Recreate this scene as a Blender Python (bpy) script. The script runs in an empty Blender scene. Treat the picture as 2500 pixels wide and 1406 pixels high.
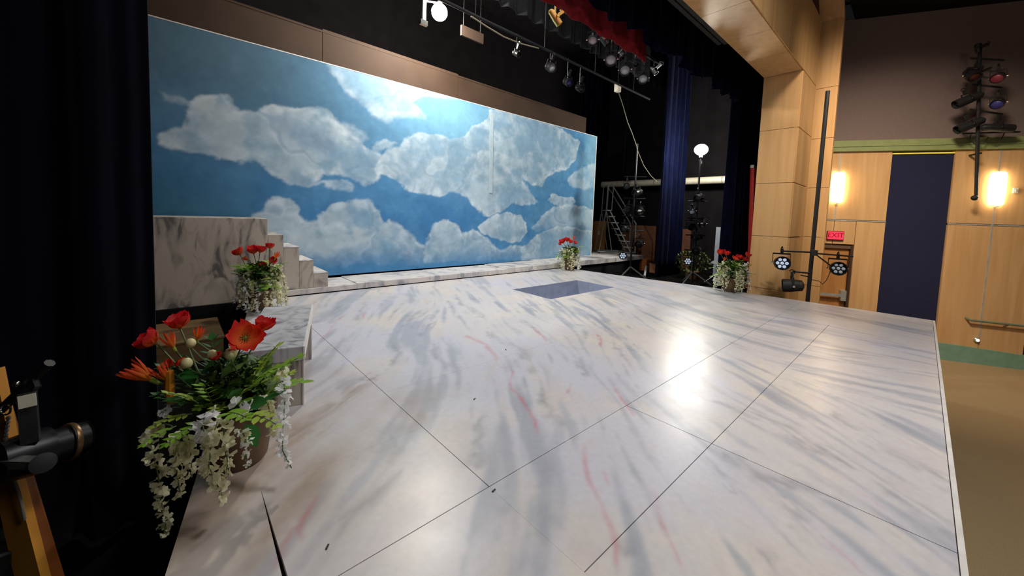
import bpy, bmesh, math, random
import numpy as np
from mathutils import Vector, Matrix
PI = math.pi
SC = bpy.context.scene
COL = SC.collection
random.seed(7)

# ---------------------------------------------------------------- camera, world, lights, exposure
cd = bpy.data.cameras.new('camera'); cam = bpy.data.objects.new('camera', cd); COL.objects.link(cam)
cd.sensor_fit = 'HORIZONTAL'; cd.sensor_width = 36.0
cd.lens = 911.24 / 2500 * 36.0
cd.shift_y = (583.71 - 703.0) / 2500
cd.clip_start = 0.05; cd.clip_end = 100
_y, _p, _r = math.radians(42.351), math.radians(3.695), math.radians(2.092)
fwd = Vector((math.cos(_p) * math.sin(_y), math.cos(_p) * math.cos(_y), -math.sin(_p)))
rgt0 = Vector((math.cos(_y), -math.sin(_y), 0)); dwn0 = fwd.cross(rgt0)
rgt = rgt0 * math.cos(_r) - dwn0 * math.sin(_r)
dwn = rgt0 * math.sin(_r) + dwn0 * math.cos(_r)
cam.matrix_world = Matrix(((rgt.x, -dwn.x, -fwd.x, 0), (rgt.y, -dwn.y, -fwd.y, 0), (rgt.z, -dwn.z, -fwd.z, 1.3), (0, 0, 0, 1)))
SC.camera = cam
wd = bpy.data.worlds.new('world'); SC.world = wd; wd.use_nodes = True
wd.node_tree.nodes['Background'].inputs[0].default_value = (.5, .5, .6, 1)
wd.node_tree.nodes['Background'].inputs[1].default_value = 0.012
SC.view_settings.view_transform = 'Standard'; SC.view_settings.look = 'None'
SC.view_settings.exposure = 0.0; SC.view_settings.gamma = 1.0; SC.view_settings.use_curve_mapping = False

def area(name, loc, target, size, power, col, spread=180):
    l = bpy.data.lights.new(name, 'AREA'); l.shape = 'DISK'; l.size = size; l.energy = power; l.color = col
    l.spread = math.radians(spread)
    o = bpy.data.objects.new(name, l); COL.objects.link(o); o.location = loc
    d = Vector(target) - Vector(loc); o.rotation_euler = d.to_track_quat('-Z', 'Y').to_euler()
    return o
# unseen lights overhead: a work light over the apron, and three added fills
area('apron_work_light', (3.6, 0.2, 5.9), (3.6, 0.6, 0), 1.2, 132, (1, .985, .99), 150)
area('added_backdrop_fill', (3.2, 3.1, 6.2), (5.0, 6.6, 1.6), .9, 110, (1, .985, .96), 120)  # added fill, unseen, aimed at the backdrop to brighten it
area('added_front_fill', (2.5, -4.5, 5.4), (3.5, 3.0, .5), 1.6, 60, (1, .96, .90))  # added fill from behind the camera for faces turned to the house
area('added_wall_wash', (7.0, 0.1, 5.85), (12.0, 0.2, .8), 1.2, 95, (1, .86, .70), 75)  # added warm wash, unseen, narrowed onto the side wall

# ---------------------------------------------------------------- helpers
class MB:
    def __init__(s): s.v = []; s.f = []
    def add(s, vs, fs):
        n = len(s.v); s.v += [tuple(p) for p in vs]; s.f += [tuple(i + n for i in f) for f in fs]; return s
    def box(s, a, b):
        x0, y0, z0 = a; x1, y1, z1 = b
        return s.hexa([(x0,y0,z0),(x1,y0,z0),(x1,y1,z0),(x0,y1,z0),(x0,y0,z1),(x1,y0,z1),(x1,y1,z1),(x0,y1,z1)])
    def hexa(s, p):
        return s.add(p, [(3,2,1,0),(4,5,6,7),(0,1,5,4),(1,2,6,5),(2,3,7,6),(3,0,4,7)])
    def bar(s, p, q, w, h=None, up=(0,0,1)):
        p = Vector(p); q = Vector(q); d = (q - p).normalized(); u = Vector(up)
        if abs(d.dot(u)) > .95: u = Vector((0, 1, 0))
        a = d.cross(u).normalized(); b = a.cross(d); h = h or w; a *= w / 2; b *= h / 2
        return s.hexa([p-a-b, p+a-b, q+a-b, q-a-b, p-a+b, p+a+b, q+a+b, q-a+b])
    def prism(s, poly, off):
        off = Vector(off); n = len(poly); P = [Vector(p) for p in poly]
        return s.add(P + [p + off for p in P], [tuple(range(n))[::-1], tuple(range(n, 2*n))] + [(i, (i+1) % n, n + (i+1) % n, n + i) for i in range(n)])
    def tube(s, pts, r, n=8, caps=True):
        P = [Vector(p) for p in pts]; m = len(P); rs = r if isinstance(r, (list, tuple)) else [r] * m
        vs = []; fs = []; prev = None
        for i in range(m):
            d = (P[min(i+1, m-1)] - P[max(i-1, 0)]).normalized()
            if prev is None:
                u = Vector((0,0,1)) if abs(d.z) < .9 else Vector((1,0,0)); a = d.cross(u).normalized()
            else:
                a = (prev - d * prev.dot(d)).normalized()
            prev = a; b = d.cross(a)
            vs += [P[i] + (a * math.cos(t) + b * math.sin(t)) * rs[i] for t in (2*PI*k/n for k in range(n))]
        for i in range(m - 1):
            fs += [(i*n+k, i*n+(k+1) % n, (i+1)*n+(k+1) % n, (i+1)*n+k) for k in range(n)]
        if caps: fs += [tuple(range(n))[::-1], tuple((m-1)*n + k for k in range(n))]
        return s.add(vs, fs)
    def lathe(s, prof, o=(0,0,0), ax=(0,0,1), n=16):
        o = Vector(o); z = Vector(ax).normalized(); u = Vector((1,0,0)) if abs(z.x) < .9 else Vector((0,1,0))
        a = z.cross(u).normalized(); b = z.cross(a); vs = []; fs = []; m = len(prof)
        for r, h in prof:
            vs += [o + z*h + (a*math.cos(2*PI*k/n) + b*math.sin(2*PI*k/n)) * r for k in range(n)]
        for i in range(m-1):
            fs += [(i*n+k, i*n+(k+1) % n, (i+1)*n+(k+1) % n, (i+1)*n+k) for k in range(n)]
        fs += [tuple(range(n))[::-1], tuple((m-1)*n+k for k in range(n))]
        return s.add(vs, fs)
    def ball(s, c, r, n=10, m=6, sq=(1,1,1)):
        prof = []; vs = []; fs = []
        for i in range(m+1):
            t = PI * i / m
            for k in range(n):
                vs.append((c[0]+r*sq[0]*math.sin(t)*math.cos(2*PI*k/n), c[1]+r*sq[1]*math.sin(t)*math.sin(2*PI*k/n), c[2]+r*sq[2]*math.cos(t)))
        for i in range(m):
            fs += [(i*n+k, (i+1)*n+k, (i+1)*n+(k+1) % n, i*n+(k+1) % n) for k in range(n)]
        return s.add(vs, fs)
    def mesh(s, name, mat=None, smooth=35):
        me = bpy.data.meshes.new(name); me.from_pydata(s.v, [], s.f)
        bm = bmesh.new(); bm.from_mesh(me); bmesh.ops.remove_doubles(bm, verts=bm.verts, dist=1e-6)
        bmesh.ops.recalc_face_normals(bm, faces=bm.faces); bm.to_mesh(me); bm.free()
        if mat: me.materials.append(mat)
        if smooth:
            me.polygons.foreach_set('use_smooth', [True] * len(me.polygons)); me.set_sharp_from_angle(angle=math.radians(smooth))
        return me
    def build(s, name, mat, parent=None, smooth=35):
        return link(name, s.mesh(name, mat, smooth), parent)

def link(name, me, parent=None):
    o = bpy.data.objects.new(name, me); COL.objects.link(o)
    if parent: o.parent = parent
    return o
def tag(o, label, cat, group=None):
    o['label'] = label; o['category'] = cat
    if group: o['group'] = group
    return o
def thing(name, label, cat, loc=(0,0,0), group=None):
    o = bpy.data.objects.new(name, None); COL.objects.link(o); o.location = loc; o.empty_display_size = .1
    return tag(o, label, cat, group)
def struct(o): o['kind'] = 'structure'; return o
def stuff(o): o['kind'] = 'stuff'; return o
def anchor(name):
    o = bpy.data.objects.new(name, None); COL.objects.link(o); return o
def bevel(o, w=.006, seg=2):
    m = o.modifiers.new('bevel', 'BEVEL'); m.width = w; m.segments = seg; m.limit_method = 'ANGLE'; return o
def V(*a): return Vector(a)
def lerp(a, b, t): return a + (b - a) * t

# ---------------------------------------------------------------- materials
def nodes(m): return m.node_tree.nodes, m.node_tree.links
def mat(name, col, rough=.6, metal=0, var=.12, scale=8, bump=0, spec=.5, stretch=(1,1,1), emis=None, sheen=0, trans=0, thin=0):
    m = bpy.data.materials.new(name); m.use_nodes = True; N, L = nodes(m); b = N['Principled BSDF']
    b.inputs['Roughness'].default_value = rough; b.inputs['Metallic'].default_value = metal
    b.inputs['Specular IOR Level'].default_value = spec
    if sheen: b.inputs['Sheen Weight'].default_value = sheen
    if thin:
        tl = N.new('ShaderNodeBsdfTranslucent'); tl.inputs['Color'].default_value = tuple(col) + (1,); mxs = N.new('ShaderNodeMixShader'); mxs.inputs[0].default_value = thin
        L.new(b.outputs[0], mxs.inputs[1]); L.new(tl.outputs[0], mxs.inputs[2]); L.new(mxs.outputs[0], N['Material Output'].inputs['Surface'])
    if trans: b.inputs['Transmission Weight'].default_value = trans
    tc = N.new('ShaderNodeTexCoord'); mp = N.new('ShaderNodeMapping'); mp.inputs['Scale'].default_value = stretch
    L.new(tc.outputs['Object'], mp.inputs['Vector'])
    nz = N.new('ShaderNodeTexNoise'); nz.inputs['Scale'].default_value = scale; nz.inputs['Detail'].default_value = 5
    L.new(mp.outputs['Vector'], nz.inputs['Vector'])
    rp = N.new('ShaderNodeValToRGB'); e = rp.color_ramp.elements
    e[0].position = .3; e[1].position = .7
    e[0].color = tuple(c * (1 - var) for c in col) + (1,); e[1].color = tuple(min(1, c * (1 + var)) for c in col) + (1,)
    L.new(nz.outputs['Fac'], rp.inputs['Fac']); L.new(rp.outputs['Color'], b.inputs['Base Color'])
    if bump:
        bp = N.new('ShaderNodeBump'); bp.inputs['Strength'].default_value = bump; bp.inputs['Distance'].default_value = .01
        L.new(nz.outputs['Fac'], bp.inputs['Height']); L.new(bp.outputs['Normal'], b.inputs['Normal'])
    if emis:
        b.inputs['Emission Color'].default_value = tuple(emis[0]) + (1,); b.inputs['Emission Strength'].default_value = emis[1]
    return m
def srgb(r, g, b):
    f = lambda c: (c/255/12.92) if c <= 10 else ((c/255 + .055)/1.055) ** 2.4
    return (f(r), f(g), f(b))
def painted(name, rough, grain=.06, scale=60, spec=.5, coat=0, rvar=.0):
    """reads the hand-painted colour attribute 'paint' and adds brush grain"""
    m = bpy.data.materials.new(name); m.use_nodes = True; N, L = nodes(m); b = N['Principled BSDF']
    at = N.new('ShaderNodeAttribute'); at.attribute_name = 'paint'
    tc = N.new('ShaderNodeTexCoord'); nz = N.new('ShaderNodeTexNoise'); nz.inputs['Scale'].default_value = scale; nz.inputs['Detail'].default_value = 6
    L.new(tc.outputs['Object'], nz.inputs['Vector'])
    mr = N.new('ShaderNodeMapRange'); mr.inputs[1].default_value = .25; mr.inputs[2].default_value = .75
    mr.inputs[3].default_value = 1 - grain; mr.inputs[4].default_value = 1 + grain
    L.new(nz.outputs['Fac'], mr.inputs[0])
    mx = N.new('ShaderNodeVectorMath'); mx.operation = 'SCALE'
    L.new(at.outputs['Color'], mx.inputs[0]); L.new(mr.outputs[0], mx.inputs['Scale']); L.new(mx.outputs[0], b.inputs['Base Color'])
    b.inputs['Roughness'].default_value = rough; b.inputs['Specular IOR Level'].default_value = spec
    if rvar:
        n2 = N.new('ShaderNodeTexNoise'); n2.inputs['Scale'].default_value = 2.2; n2.inputs['Detail'].default_value = 4
        L.new(tc.outputs['Object'], n2.inputs['Vector'])
        r2 = N.new('ShaderNodeMapRange'); r2.inputs[1].default_value = .3; r2.inputs[2].default_value = .7
        r2.inputs[3].default_value = rough - rvar; r2.inputs[4].default_value = rough + rvar
        L.new(n2.outputs['Fac'], r2.inputs[0]); L.new(r2.outputs[0], b.inputs['Roughness'])
    if coat:
        b.inputs['Coat Weight'].default_value = coat; b.inputs['Coat Roughness'].default_value = .2
    return m
def marble(name, base, vein, scale=1.6, rot=.5, rough=.5, stretch=2.2):
    m = bpy.data.materials.new(name); m.use_nodes = True; N, L = nodes(m); b = N['Principled BSDF']
    b.inputs['Roughness'].default_value = rough
    tc = N.new('ShaderNodeTexCoord'); mp = N.new('ShaderNodeMapping'); mp.inputs['Rotation'].default_value = (.2, rot, rot)
    mp.inputs['Scale'].default_value = (stretch, stretch, .8)
    L.new(tc.outputs['Object'], mp.inputs['Vector'])
    wv = N.new('ShaderNodeTexNoise'); wv.inputs['Scale'].default_value = scale; wv.inputs['Detail'].default_value = 4; wv.inputs['Distortion'].default_value = 1.6
    L.new(mp.outputs['Vector'], wv.inputs['Vector'])
    rp = N.new('ShaderNodeValToRGB'); e = rp.color_ramp.elements
    e[0].position = .36; e[0].color = tuple(vein) + (1,)
    e[1].position = .56; e[1].color = tuple(base) + (1,)
    x = e.new(.44); x.color = tuple(lerp(a, c, .6) for a, c in zip(vein, base)) + (1,)
    L.new(wv.outputs['Fac'], rp.inputs['Fac']); L.new(rp.outputs['Color'], b.inputs['Base Color'])
    return m
def wood(name, c1, c2, scale=1.0, axis='z', rough=.45):
    m = bpy.data.materials.new(name); m.use_nodes = True; N, L = nodes(m); b = N['Principled BSDF']
    b.inputs['Roughness'].default_value = rough; b.inputs['Specular IOR Level'].default_value = .35
    tc = N.new('ShaderNodeTexCoord'); mp = N.new('ShaderNodeMapping')
    mp.inputs['Scale'].default_value = (14, 14, .9) if axis == 'z' else (.9, 14, 14)
    L.new(tc.outputs['Object'], mp.inputs['Vector'])
    nz = N.new('ShaderNodeTexNoise'); nz.inputs['Scale'].default_value = scale; nz.inputs['Detail'].default_value = 6; nz.inputs['Distortion'].default_value = .6
    L.new(mp.outputs['Vector'], nz.inputs['Vector'])
    rp = N.new('ShaderNodeValToRGB'); e = rp.color_ramp.elements
    e[0].position = .3; e[0].color = tuple(c1) + (1,); e[1].position = .7; e[1].color = tuple(c2) + (1,)
    L.new(nz.outputs['Fac'], rp.inputs['Fac']); L.new(rp.outputs['Color'], b.inputs['Base Color'])
    return m
def emit(name, col, e, rim=None):
    m = bpy.data.materials.new(name); m.use_nodes = True; b = m.node_tree.nodes['Principled BSDF']
    b.inputs['Base Color'].default_value = tuple(col) + (1,); b.inputs['Emission Color'].default_value = tuple(col) + (1,)
    b.inputs['Emission Strength'].default_value = e
    return m

M_DECK = painted('painted_marble_deck', .33, .05, 30, .5, rvar=.05)
M_DROP = painted('painted_sky_canvas', .85, .045, 9, .2)
M_MARB = marble('painted_marble_flat', srgb(198, 188, 176), srgb(112, 108, 108), 2.2, .7)
M_STEP = marble('painted_marble_riser', srgb(222, 216, 212), srgb(160, 162, 170), 1.2, .8)
M_BENCH = marble('painted_marble_bench', srgb(196, 196, 200), srgb(128, 130, 138), 1.5, 1.1, .5, 3)
M_NOSE = mat('white_edge_paint', srgb(226, 222, 218), .5)
M_PIT = mat('grey_blue_pit_paint', srgb(160, 168, 190), .6)
M_BLACK = mat('flat_black_paint', (.008, .008, .009), .85, var=.3, spec=.2)
M_CEIL = mat('dark_ceiling', (.012, .011, .012), .9, var=.3, spec=.1)
M_WING = mat('dark_wing_wall', (.008, .0065, .0078), .9, var=.25, spec=.1, scale=3)
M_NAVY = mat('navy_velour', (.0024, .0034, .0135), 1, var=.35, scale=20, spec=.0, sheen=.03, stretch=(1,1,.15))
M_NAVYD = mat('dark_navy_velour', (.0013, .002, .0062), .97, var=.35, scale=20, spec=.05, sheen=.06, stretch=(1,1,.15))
M_RED = mat('red_velour_hem', (.22, .014, .02), .9, var=.3, scale=14, spec=.1)
M_PROSC = wood('proscenium_maple', srgb(206, 158, 102), srgb(221, 176, 120), .7)
M_HALL = wood('hall_maple_panel', srgb(208, 160, 106), srgb(224, 180, 126), .7)
M_DOOR = wood('door_maple', srgb(176, 118, 64), srgb(194, 138, 80), .7)
M_JOINT = mat('aluminium_reveal', srgb(206, 198, 186), .4, .3)
M_DARKGAP = mat('dark_brown_gap', srgb(70, 44, 26), .8)
M_ACOU = mat('navy_acoustic_panel', srgb(44, 46, 70), .95, scale=60, spec=.1)
M_GREEN = mat('sage_green_trim', srgb(150, 160, 104), .5, var=.08)
M_TEAL = mat('teal_base', srgb(130, 170, 148), .55, var=.1)
M_UPPER = mat('mauve_plaster', srgb(134, 114, 108), .85, var=.06, scale=30)
M_CARPET = mat('tan_carpet', srgb(180, 154, 114), .95, var=.14, scale=160, bump=.4, spec=.1)
M_STAGEF = mat('dark_stage_floor', (.004, .0035, .0035), .9, var=.3, scale=4, spec=.05)
M_BROWN = mat('brown_fascia_board', srgb(60, 41, 26), .8, var=.12, scale=3)
M_PLY = wood('plywood', srgb(104, 82, 54), srgb(126, 100, 66), .8, 'x')
M_METAL = mat('black_metal', (.012, .012, .013), .38, .4, var=.3, scale=30)
M_METALM = mat('matte_black_metal', (.02, .019, .019), .55, .2, var=.3, scale=30)
M_STEEL = mat('galvanised_steel', srgb(150, 154, 152), .35, .7, var=.15, scale=20)
M_ALU = mat('brushed_aluminium', srgb(190, 196, 190), .35, .5, var=.1)
M_DUCT = mat('pale_duct_metal', srgb(206, 198, 178), .5, .2, var=.08)
M_CHROME = mat('bright_chrome', (.8, .8, .78), .18, 1, var=.05)
M_LENS = mat('frosted_lens', srgb(196, 204, 210), .25, 0, var=.2, scale=60)
M_LED = mat('led_lens', srgb(190, 204, 232), .12, 0, var=.1, emis=((.75, .85, 1), .35))
M_LEDW = mat('led_lens_dim', srgb(176, 188, 200), .15, 0, var=.1)
M_YEL = mat('brass_reflector', srgb(232, 206, 120), .25, .7, var=.1)
M_PINK = mat('pink_gel', srgb(150, 60, 72), .4)
M_BLUEG = mat('blue_gel', srgb(64, 60, 130), .4)
M_ORG = mat('orange_gel', srgb(84, 44, 28), .4)
M_LAMP = emit('work_lamp_glow', (1, .95, .84), 620)
M_LAMP2 = emit('boom_lamp_glow', (1, .96, .85), 420)
M_SCONCE = emit('sconce_glow', (1, .80, .50), 20.0)
M_EXIT = emit('exit_red_face', (1, .03, .07), 1.1)
M_EXITD = mat('exit_letter', srgb(120, 8, 24), .5)
M_CREAM = mat('cream_plastic', srgb(214, 206, 190), .4)
M_FOOT = emit('foot_light_glow', (1, .86, .6), 3)
M_REDL = mat('red_fibreglass', srgb(196, 28, 16), .45, var=.1)
M_TIMBER = wood('orange_timber', srgb(196, 130, 46), srgb(222, 156, 66), .6)
M_TIMBERD = wood('brown_timber', srgb(120, 64, 28), srgb(146, 84, 40), .6)
M_CABLE = mat('pale_cable', srgb(104, 96, 76), .6)
M_CABLEB = mat('black_cable', (.015, .014, .014), .6)
M_CARD = mat('cardboard', srgb(150, 100, 62), .8)
M_GREY = mat('grey_board', srgb(150, 154, 166), .7, var=.08)
M_BLUE = mat('blue_clip', srgb(30, 60, 200), .4)
M_TAPE = mat('pale_label', srgb(220, 214, 190), .6)
M_POT = mat('brown_resin_pot', srgb(104, 76, 54), .55, var=.3, scale=9)
M_SOIL = mat('dark_moss', srgb(52, 50, 26), .9, var=.3, scale=40)
M_STEM = mat('stem_green', srgb(92, 112, 66), .6, var=.2)
M_LEAF = mat('bright_leaf', srgb(136, 182, 56), .5, var=.25, scale=30, thin=.4)
M_LEAFY = mat('yellow_leaf', srgb(172, 198, 76), .5, var=.2, scale=30, thin=.4)
M_LEAFD = mat('dark_leaf', srgb(58, 118, 56), .45, var=.25, scale=30, thin=.4)
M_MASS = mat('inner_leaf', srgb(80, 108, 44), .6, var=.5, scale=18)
M_WIST = mat('cream_blossom', srgb(244, 240, 208), .6, var=.12, scale=60, thin=.4)
M_WISTW = mat('white_blossom', srgb(252, 252, 253), .6, var=.05, scale=60, thin=.4)
M_BUD = mat('cream_bud', srgb(214, 204, 146), .5, var=.12, scale=50)
M_POPPY = None
def petal_mat(name, c_in, c_out):
    m = bpy.data.materials.new(name); m.use_nodes = True; N, L = nodes(m); b = N['Principled BSDF']
    b.inputs['Roughness'].default_value = .6
    at = N.new('ShaderNodeAttribute'); at.attribute_name = 'tip'
    nz = N.new('ShaderNodeTexNoise'); nz.inputs['Scale'].default_value = 90
    tc = N.new('ShaderNodeTexCoord'); L.new(tc.outputs['Object'], nz.inputs['Vector'])
    ad = N.new('ShaderNodeMath'); ad.operation = 'MULTIPLY_ADD'; ad.inputs[1].default_value = .35; 
    L.new(nz.outputs['Fac'], ad.inputs[0]); L.new(at.outputs['Fac'], ad.inputs[2])
    rp = N.new('ShaderNodeValToRGB'); e = rp.color_ramp.elements
    e[0].position = .15; e[0].color = tuple(c_in) + (1,); e[1].position = .95; e[1].color = tuple(c_out) + (1,)
    L.new(ad.outputs[0], rp.inputs['Fac']); L.new(rp.outputs['Color'], b.inputs['Base Color'])
    tl = N.new('ShaderNodeBsdfTranslucent'); mxs = N.new('ShaderNodeMixShader'); mxs.inputs[0].default_value = .35
    L.new(rp.outputs['Color'], tl.inputs['Color']); L.new(b.outputs[0], mxs.inputs[1]); L.new(tl.outputs[0], mxs.inputs[2]); L.new(mxs.outputs[0], N['Material Output'].inputs['Surface'])
    return m
M_POPPY = petal_mat('poppy_petal', srgb(244, 130, 40), srgb(232, 44, 34))
M_POPPYR = petal_mat('red_poppy_petal', srgb(236, 110, 30), srgb(216, 26, 34))
M_SPIKE = petal_mat('orange_spike_petal', srgb(226, 150, 40), srgb(240, 82, 30))
M_CORE = mat('poppy_core', srgb(120, 110, 40), .6)

# ---------------------------------------------------------------- numpy paint tools
def blerp(A, u, v):
    h, w = A.shape[:2]; u = np.clip(u, 0, w - 1.001); v = np.clip(v, 0, h - 1.001)
    i = u.astype(int); j = v.astype(int); a = u - i; b = v - j
    if A.ndim == 3: a = a[..., None]; b = b[..., None]
    return (A[j, i]*(1-a) + A[j, i+1]*a)*(1-b) + (A[j+1, i]*(1-a) + A[j+1, i+1]*a)*b
def vnoise(x, y, cell, rng, octv=4):
    out = np.zeros_like(x); amp = 1; tot = 0
    for o in range(octv):
        c = cell / 2**o; g = rng.random((int((y.max()-y.min())/c)+4, int((x.max()-x.min())/c)+4))
        u = (x - x.min())/c; v = (y - y.min())/c
        i = np.floor(u); j = np.floor(v); a = u-i; b = v-j; a = a*a*(3-2*a); b = b*b*(3-2*b)
        out += amp * blerp(g, i + a, j + b); tot += amp; amp *= .55
    return out / tot
def sstep(a, b, x):
    t = np.clip((x - a)/(b - a), 0, 1); return t*t*(3-2*t)
def seg_dist(px, py, pts):
    d = np.full(px.shape, 1e9); tpar = np.zeros(px.shape)
    for k in range(len(pts)-1):
        ax, ay = pts[k]; bx, by = pts[k+1]; dx, dy = bx-ax, by-ay
        t = np.clip(((px-ax)*dx + (py-ay)*dy)/(dx*dx + dy*dy + 1e-12), 0, 1)
        q = np.hypot(px-ax-t*dx, py-ay-t*dy); m = q < d; d[m] = q[m]; tpar[m] = ((k + t)/(len(pts)-1))[m]
    return d, tpar
def inside(px, py, pts):
    c = np.zeros(px.shape, bool); n = len(pts)
    for k in range(n):
        ax, ay = pts[k]; bx, by = pts[(k+1) % n]
        if ay == by: continue
        m = ((ay > py) != (by > py)) & (px < (bx-ax)*(py-ay)/(by-ay) + ax); c ^= m
    return c
def grid_mesh(name, X, Y, Z, colr, mat_, skirt=None):
    h, w = X.shape; v = np.stack([X, Y, Z], -1).reshape(-1, 3)
    idx = np.arange(h*w).reshape(h, w)
    q = np.stack([idx[:-1, :-1], idx[:-1, 1:], idx[1:, 1:], idx[1:, :-1]], -1).reshape(-1, 4)
    c = colr.reshape(-1, 3)
    if skirt is not None:
        ring = np.concatenate([idx[0, :], idx[1:, -1], idx[-1, -2::-1], idx[-2:0:-1, 0]])
        lo = v[ring].copy() + np.array(skirt); n0 = len(v); v = np.concatenate([v, lo]); c = np.concatenate([c, c[ring]])
        k = np.arange(len(ring)); k2 = (k+1) % len(ring)
        q = np.concatenate([q, np.stack([ring[k], n0 + k, n0 + k2, ring[k2]], -1)])
    me = bpy.data.meshes.new(name); me.vertices.add(len(v)); me.vertices.foreach_set('co', v.astype(np.float32).ravel())
    me.loops.add(len(q)*4); me.loops.foreach_set('vertex_index', q.astype(np.int32).ravel())
    me.polygons.add(len(q)); me.polygons.foreach_set('loop_start', np.arange(len(q), dtype=np.int32)*4)
    me.update(calc_edges=True); me.polygons.foreach_set('use_smooth', np.zeros(len(q), bool))
    at = me.attributes.new('paint', 'FLOAT_COLOR', 'POINT')
    at.data.foreach_set('color', np.concatenate([c, np.ones((len(c), 1))], 1).astype(np.float32).ravel())
    me.materials.append(mat_); return me
RNG = np.random.default_rng(5)

# ================================================================= SETTING
# house: carpet floor, angled side wall; stage: floor, back and side walls, ceilings
struct(MB().box((-7, -7, -1.72), (16, 2.2, -1.52)).build('floor', M_CARPET))
struct(MB().box((-7, -.15, -1.72), (8.0, 2.2, -.361)).box((-7, 2.2, -1.72), (13.4, 9.6, -.36)).build('trim_1', M_STAGEF))           # raised stage floor
struct(MB().box((-7, 9.0, -.36), (13.4, 9.3, 7.4)).build('wall_back', M_WING))
struct(MB().box((12.9, 2.0, -.36), (13.4, 9.0, 7.4)).build('wall_wing', M_WING))
struct(MB().box((-3.6, -7, -1.52), (-3.3, 9.0, 7.4)).build('wall_left', M_BLACK))
struct(MB().box((-7, 1.3, 7.2), (13.4, 9.3, 7.5)).build('ceiling_1', M_CEIL))             # over the stage

Wn = Vector((.8821, .4711, 0)); Wd = Vector((-.4711, .8821, 0)); Wc = 10.755
def wp(s, z, off=0): return Wn * (Wc - off) + Wd * s + Vector((0, 0, z))
def wslab(s0, s1, z0, z1, off, th, mb=None):
    mb = mb or MB()
    return mb.hexa([wp(s0, z0, off), wp(s1, z0, off), wp(s1, z0, off-th), wp(s0, z0, off-th), wp(s0, z1, off), wp(s1, z1, off), wp(s1, z1, off-th), wp(s0, z1, off-th)])
wallR = struct(wslab(-12.5, -3.2, -1.52, 3.03, -.12, .25).build('wall_right', M_DARKGAP))
def wpart(name, m, s0, s1, z0, z1, off=0, th=.02):
    return wslab(s0, s1, z0, z1, off, th).build(name, m, wallR)
g = .006
for s0, s1, z0, z1 in ((-5.095,-4.154,1.47,3.03), (-4.154,-3.4,1.47,3.03), (-5.095,-4.563,-1.5,1.44), (-4.563,-4.154,.90,1.44), (-4.154,-3.4,.90,1.44),
                       (-6.844,-6.145,1.47,3.03), (-7.54,-6.844,1.47,3.03), (-6.844,-6.145,-1.5,1.44), (-7.54,-6.844,-1.5,1.44),
                       (-10.1,-8.59,1.47,3.03), (-10.1,-8.59,-1.5,1.44)):
    wpart('wood_panel', M_HALL, s0+g, s1-g, z0+g, z1-g, 0, .12)
for s0, s1 in ((-5.095,-3.4), (-7.54,-6.145)): wpart('joint_strip', M_JOINT, s0, s1, 1.443, 1.467, -.002, .02)
wpart('joint_strip', M_JOINT, -6.858, -6.830, -.95, 3.03, .003, .02)
wpart('joint_strip', M_JOINT, -4.166, -4.142, 1.47, 3.03, .003, .02)
for s0, s1 in ((-6.145,-5.095), (-8.59,-7.54)):
    wpart('acoustic_panel', M_ACOU, s0+.01, s1-.01, -1.5, 2.955, -.03, .09)
    wpart('top_strip', mat('yellow_trim_glow', srgb(232, 206, 60), .5, emis=((1, .8, .15), .25)), s0+.01, s1-.01, 2.96, 2.985, .0, .09)  # thin yellow trim; its lit look is a glow put into the material
# sage green ledge along the wall and the sloping teal base
wpart('ledge', M_GREEN, -12.5, -3.2, 3.03, 3.27, .06, .2)
wpart('ledge_lip', M_GREEN, -12.5, -3.2, 3.13, 3.15, .075, .1)
bs = MB()
bs.hexa([wp(-6.1, -1.52, .03), wp(-12, -1.52, .03), wp(-12, -1.52, -.02), wp(-6.1, -1.52, -.02), wp(-6.1, -1.14, .03), wp(-12, -1.44, .03), wp(-12, -1.44, -.02), wp(-6.1, -1.14, -.02)])
struct(bs.build('baseboard_right', M_TEAL))
wu = struct(wslab(-12.5, -3.2, 3.27, 6.05, -.10, .2).build('wall_upper', M_UPPER))
struct(MB().box((-7, -7, 6.02), (16, 1.38, 6.3)).build('ceiling_2', M_CEIL))
# exit door in the side wall
dr = struct(wslab(-4.555, -3.45, -1.5, .885, -.10, .05).build('door_1', M_DOOR))
wslab(-4.563, -4.52, -1.5, .9, -.02, .1).build('frame', M_DARKGAP, dr)
wslab(-4.54, -3.6, .80, .885, -.04, .06).build('closer', mat('brown_closer', srgb(120, 92, 74), .5, .2), dr)
pb = MB(); pb.bar(wp(-4.40, -.30, .0), wp(-3.75, -.30, .0), .04, .06); h = pb.build('push_bar', M_ALU, dr)
wslab(-4.50, -4.40, -.42, -.18, .02, .12).build('latch_case', M_ALU, dr)

# proscenium: two nested wooden frames, split at the panel joints
pro = struct(anchor('trim_2'))
ZJ = [-.36, .04, 1.07, 2.10, 3.12, 4.15]
for a, b in zip(ZJ, ZJ[1:]):
    MB().box((8.60, 1.70, a+.004), (8.75, 2.30, b-.004)).build('wood_panel', M_PROSC, pro)
    MB().box((8.62, 1.68, a+.008), (9.80, 1.75, b-.008)).build('wood_panel', M_PROSC, pro)
MB().box((8.66, 1.74, -.36), (9.80, 2.28, 5.5)).build('core', M_DARKGAP, pro); MB().box((9.80, 1.98, -.36), (10.0, 2.28, 5.5)).build('groove_back', M_BLACK, pro)
XJ = [8.60 - 1.03*k for k in range(0, 10)]
for a, b in zip(XJ[1:], XJ):
    MB().box((a+.003, 1.70, 4.15), (b-.003, 2.30, 4.25)).build('wood_panel', M_PROSC, pro)
    MB().box((a+.003, 1.68, 4.16), (b-.003, 1.75, 5.46)).build('wood_panel', M_PROSC, pro)
MB().box((8.605, 1.68, 4.16), (9.80, 1.75, 5.46)).build('wood_panel', M_PROSC, pro)
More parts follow.
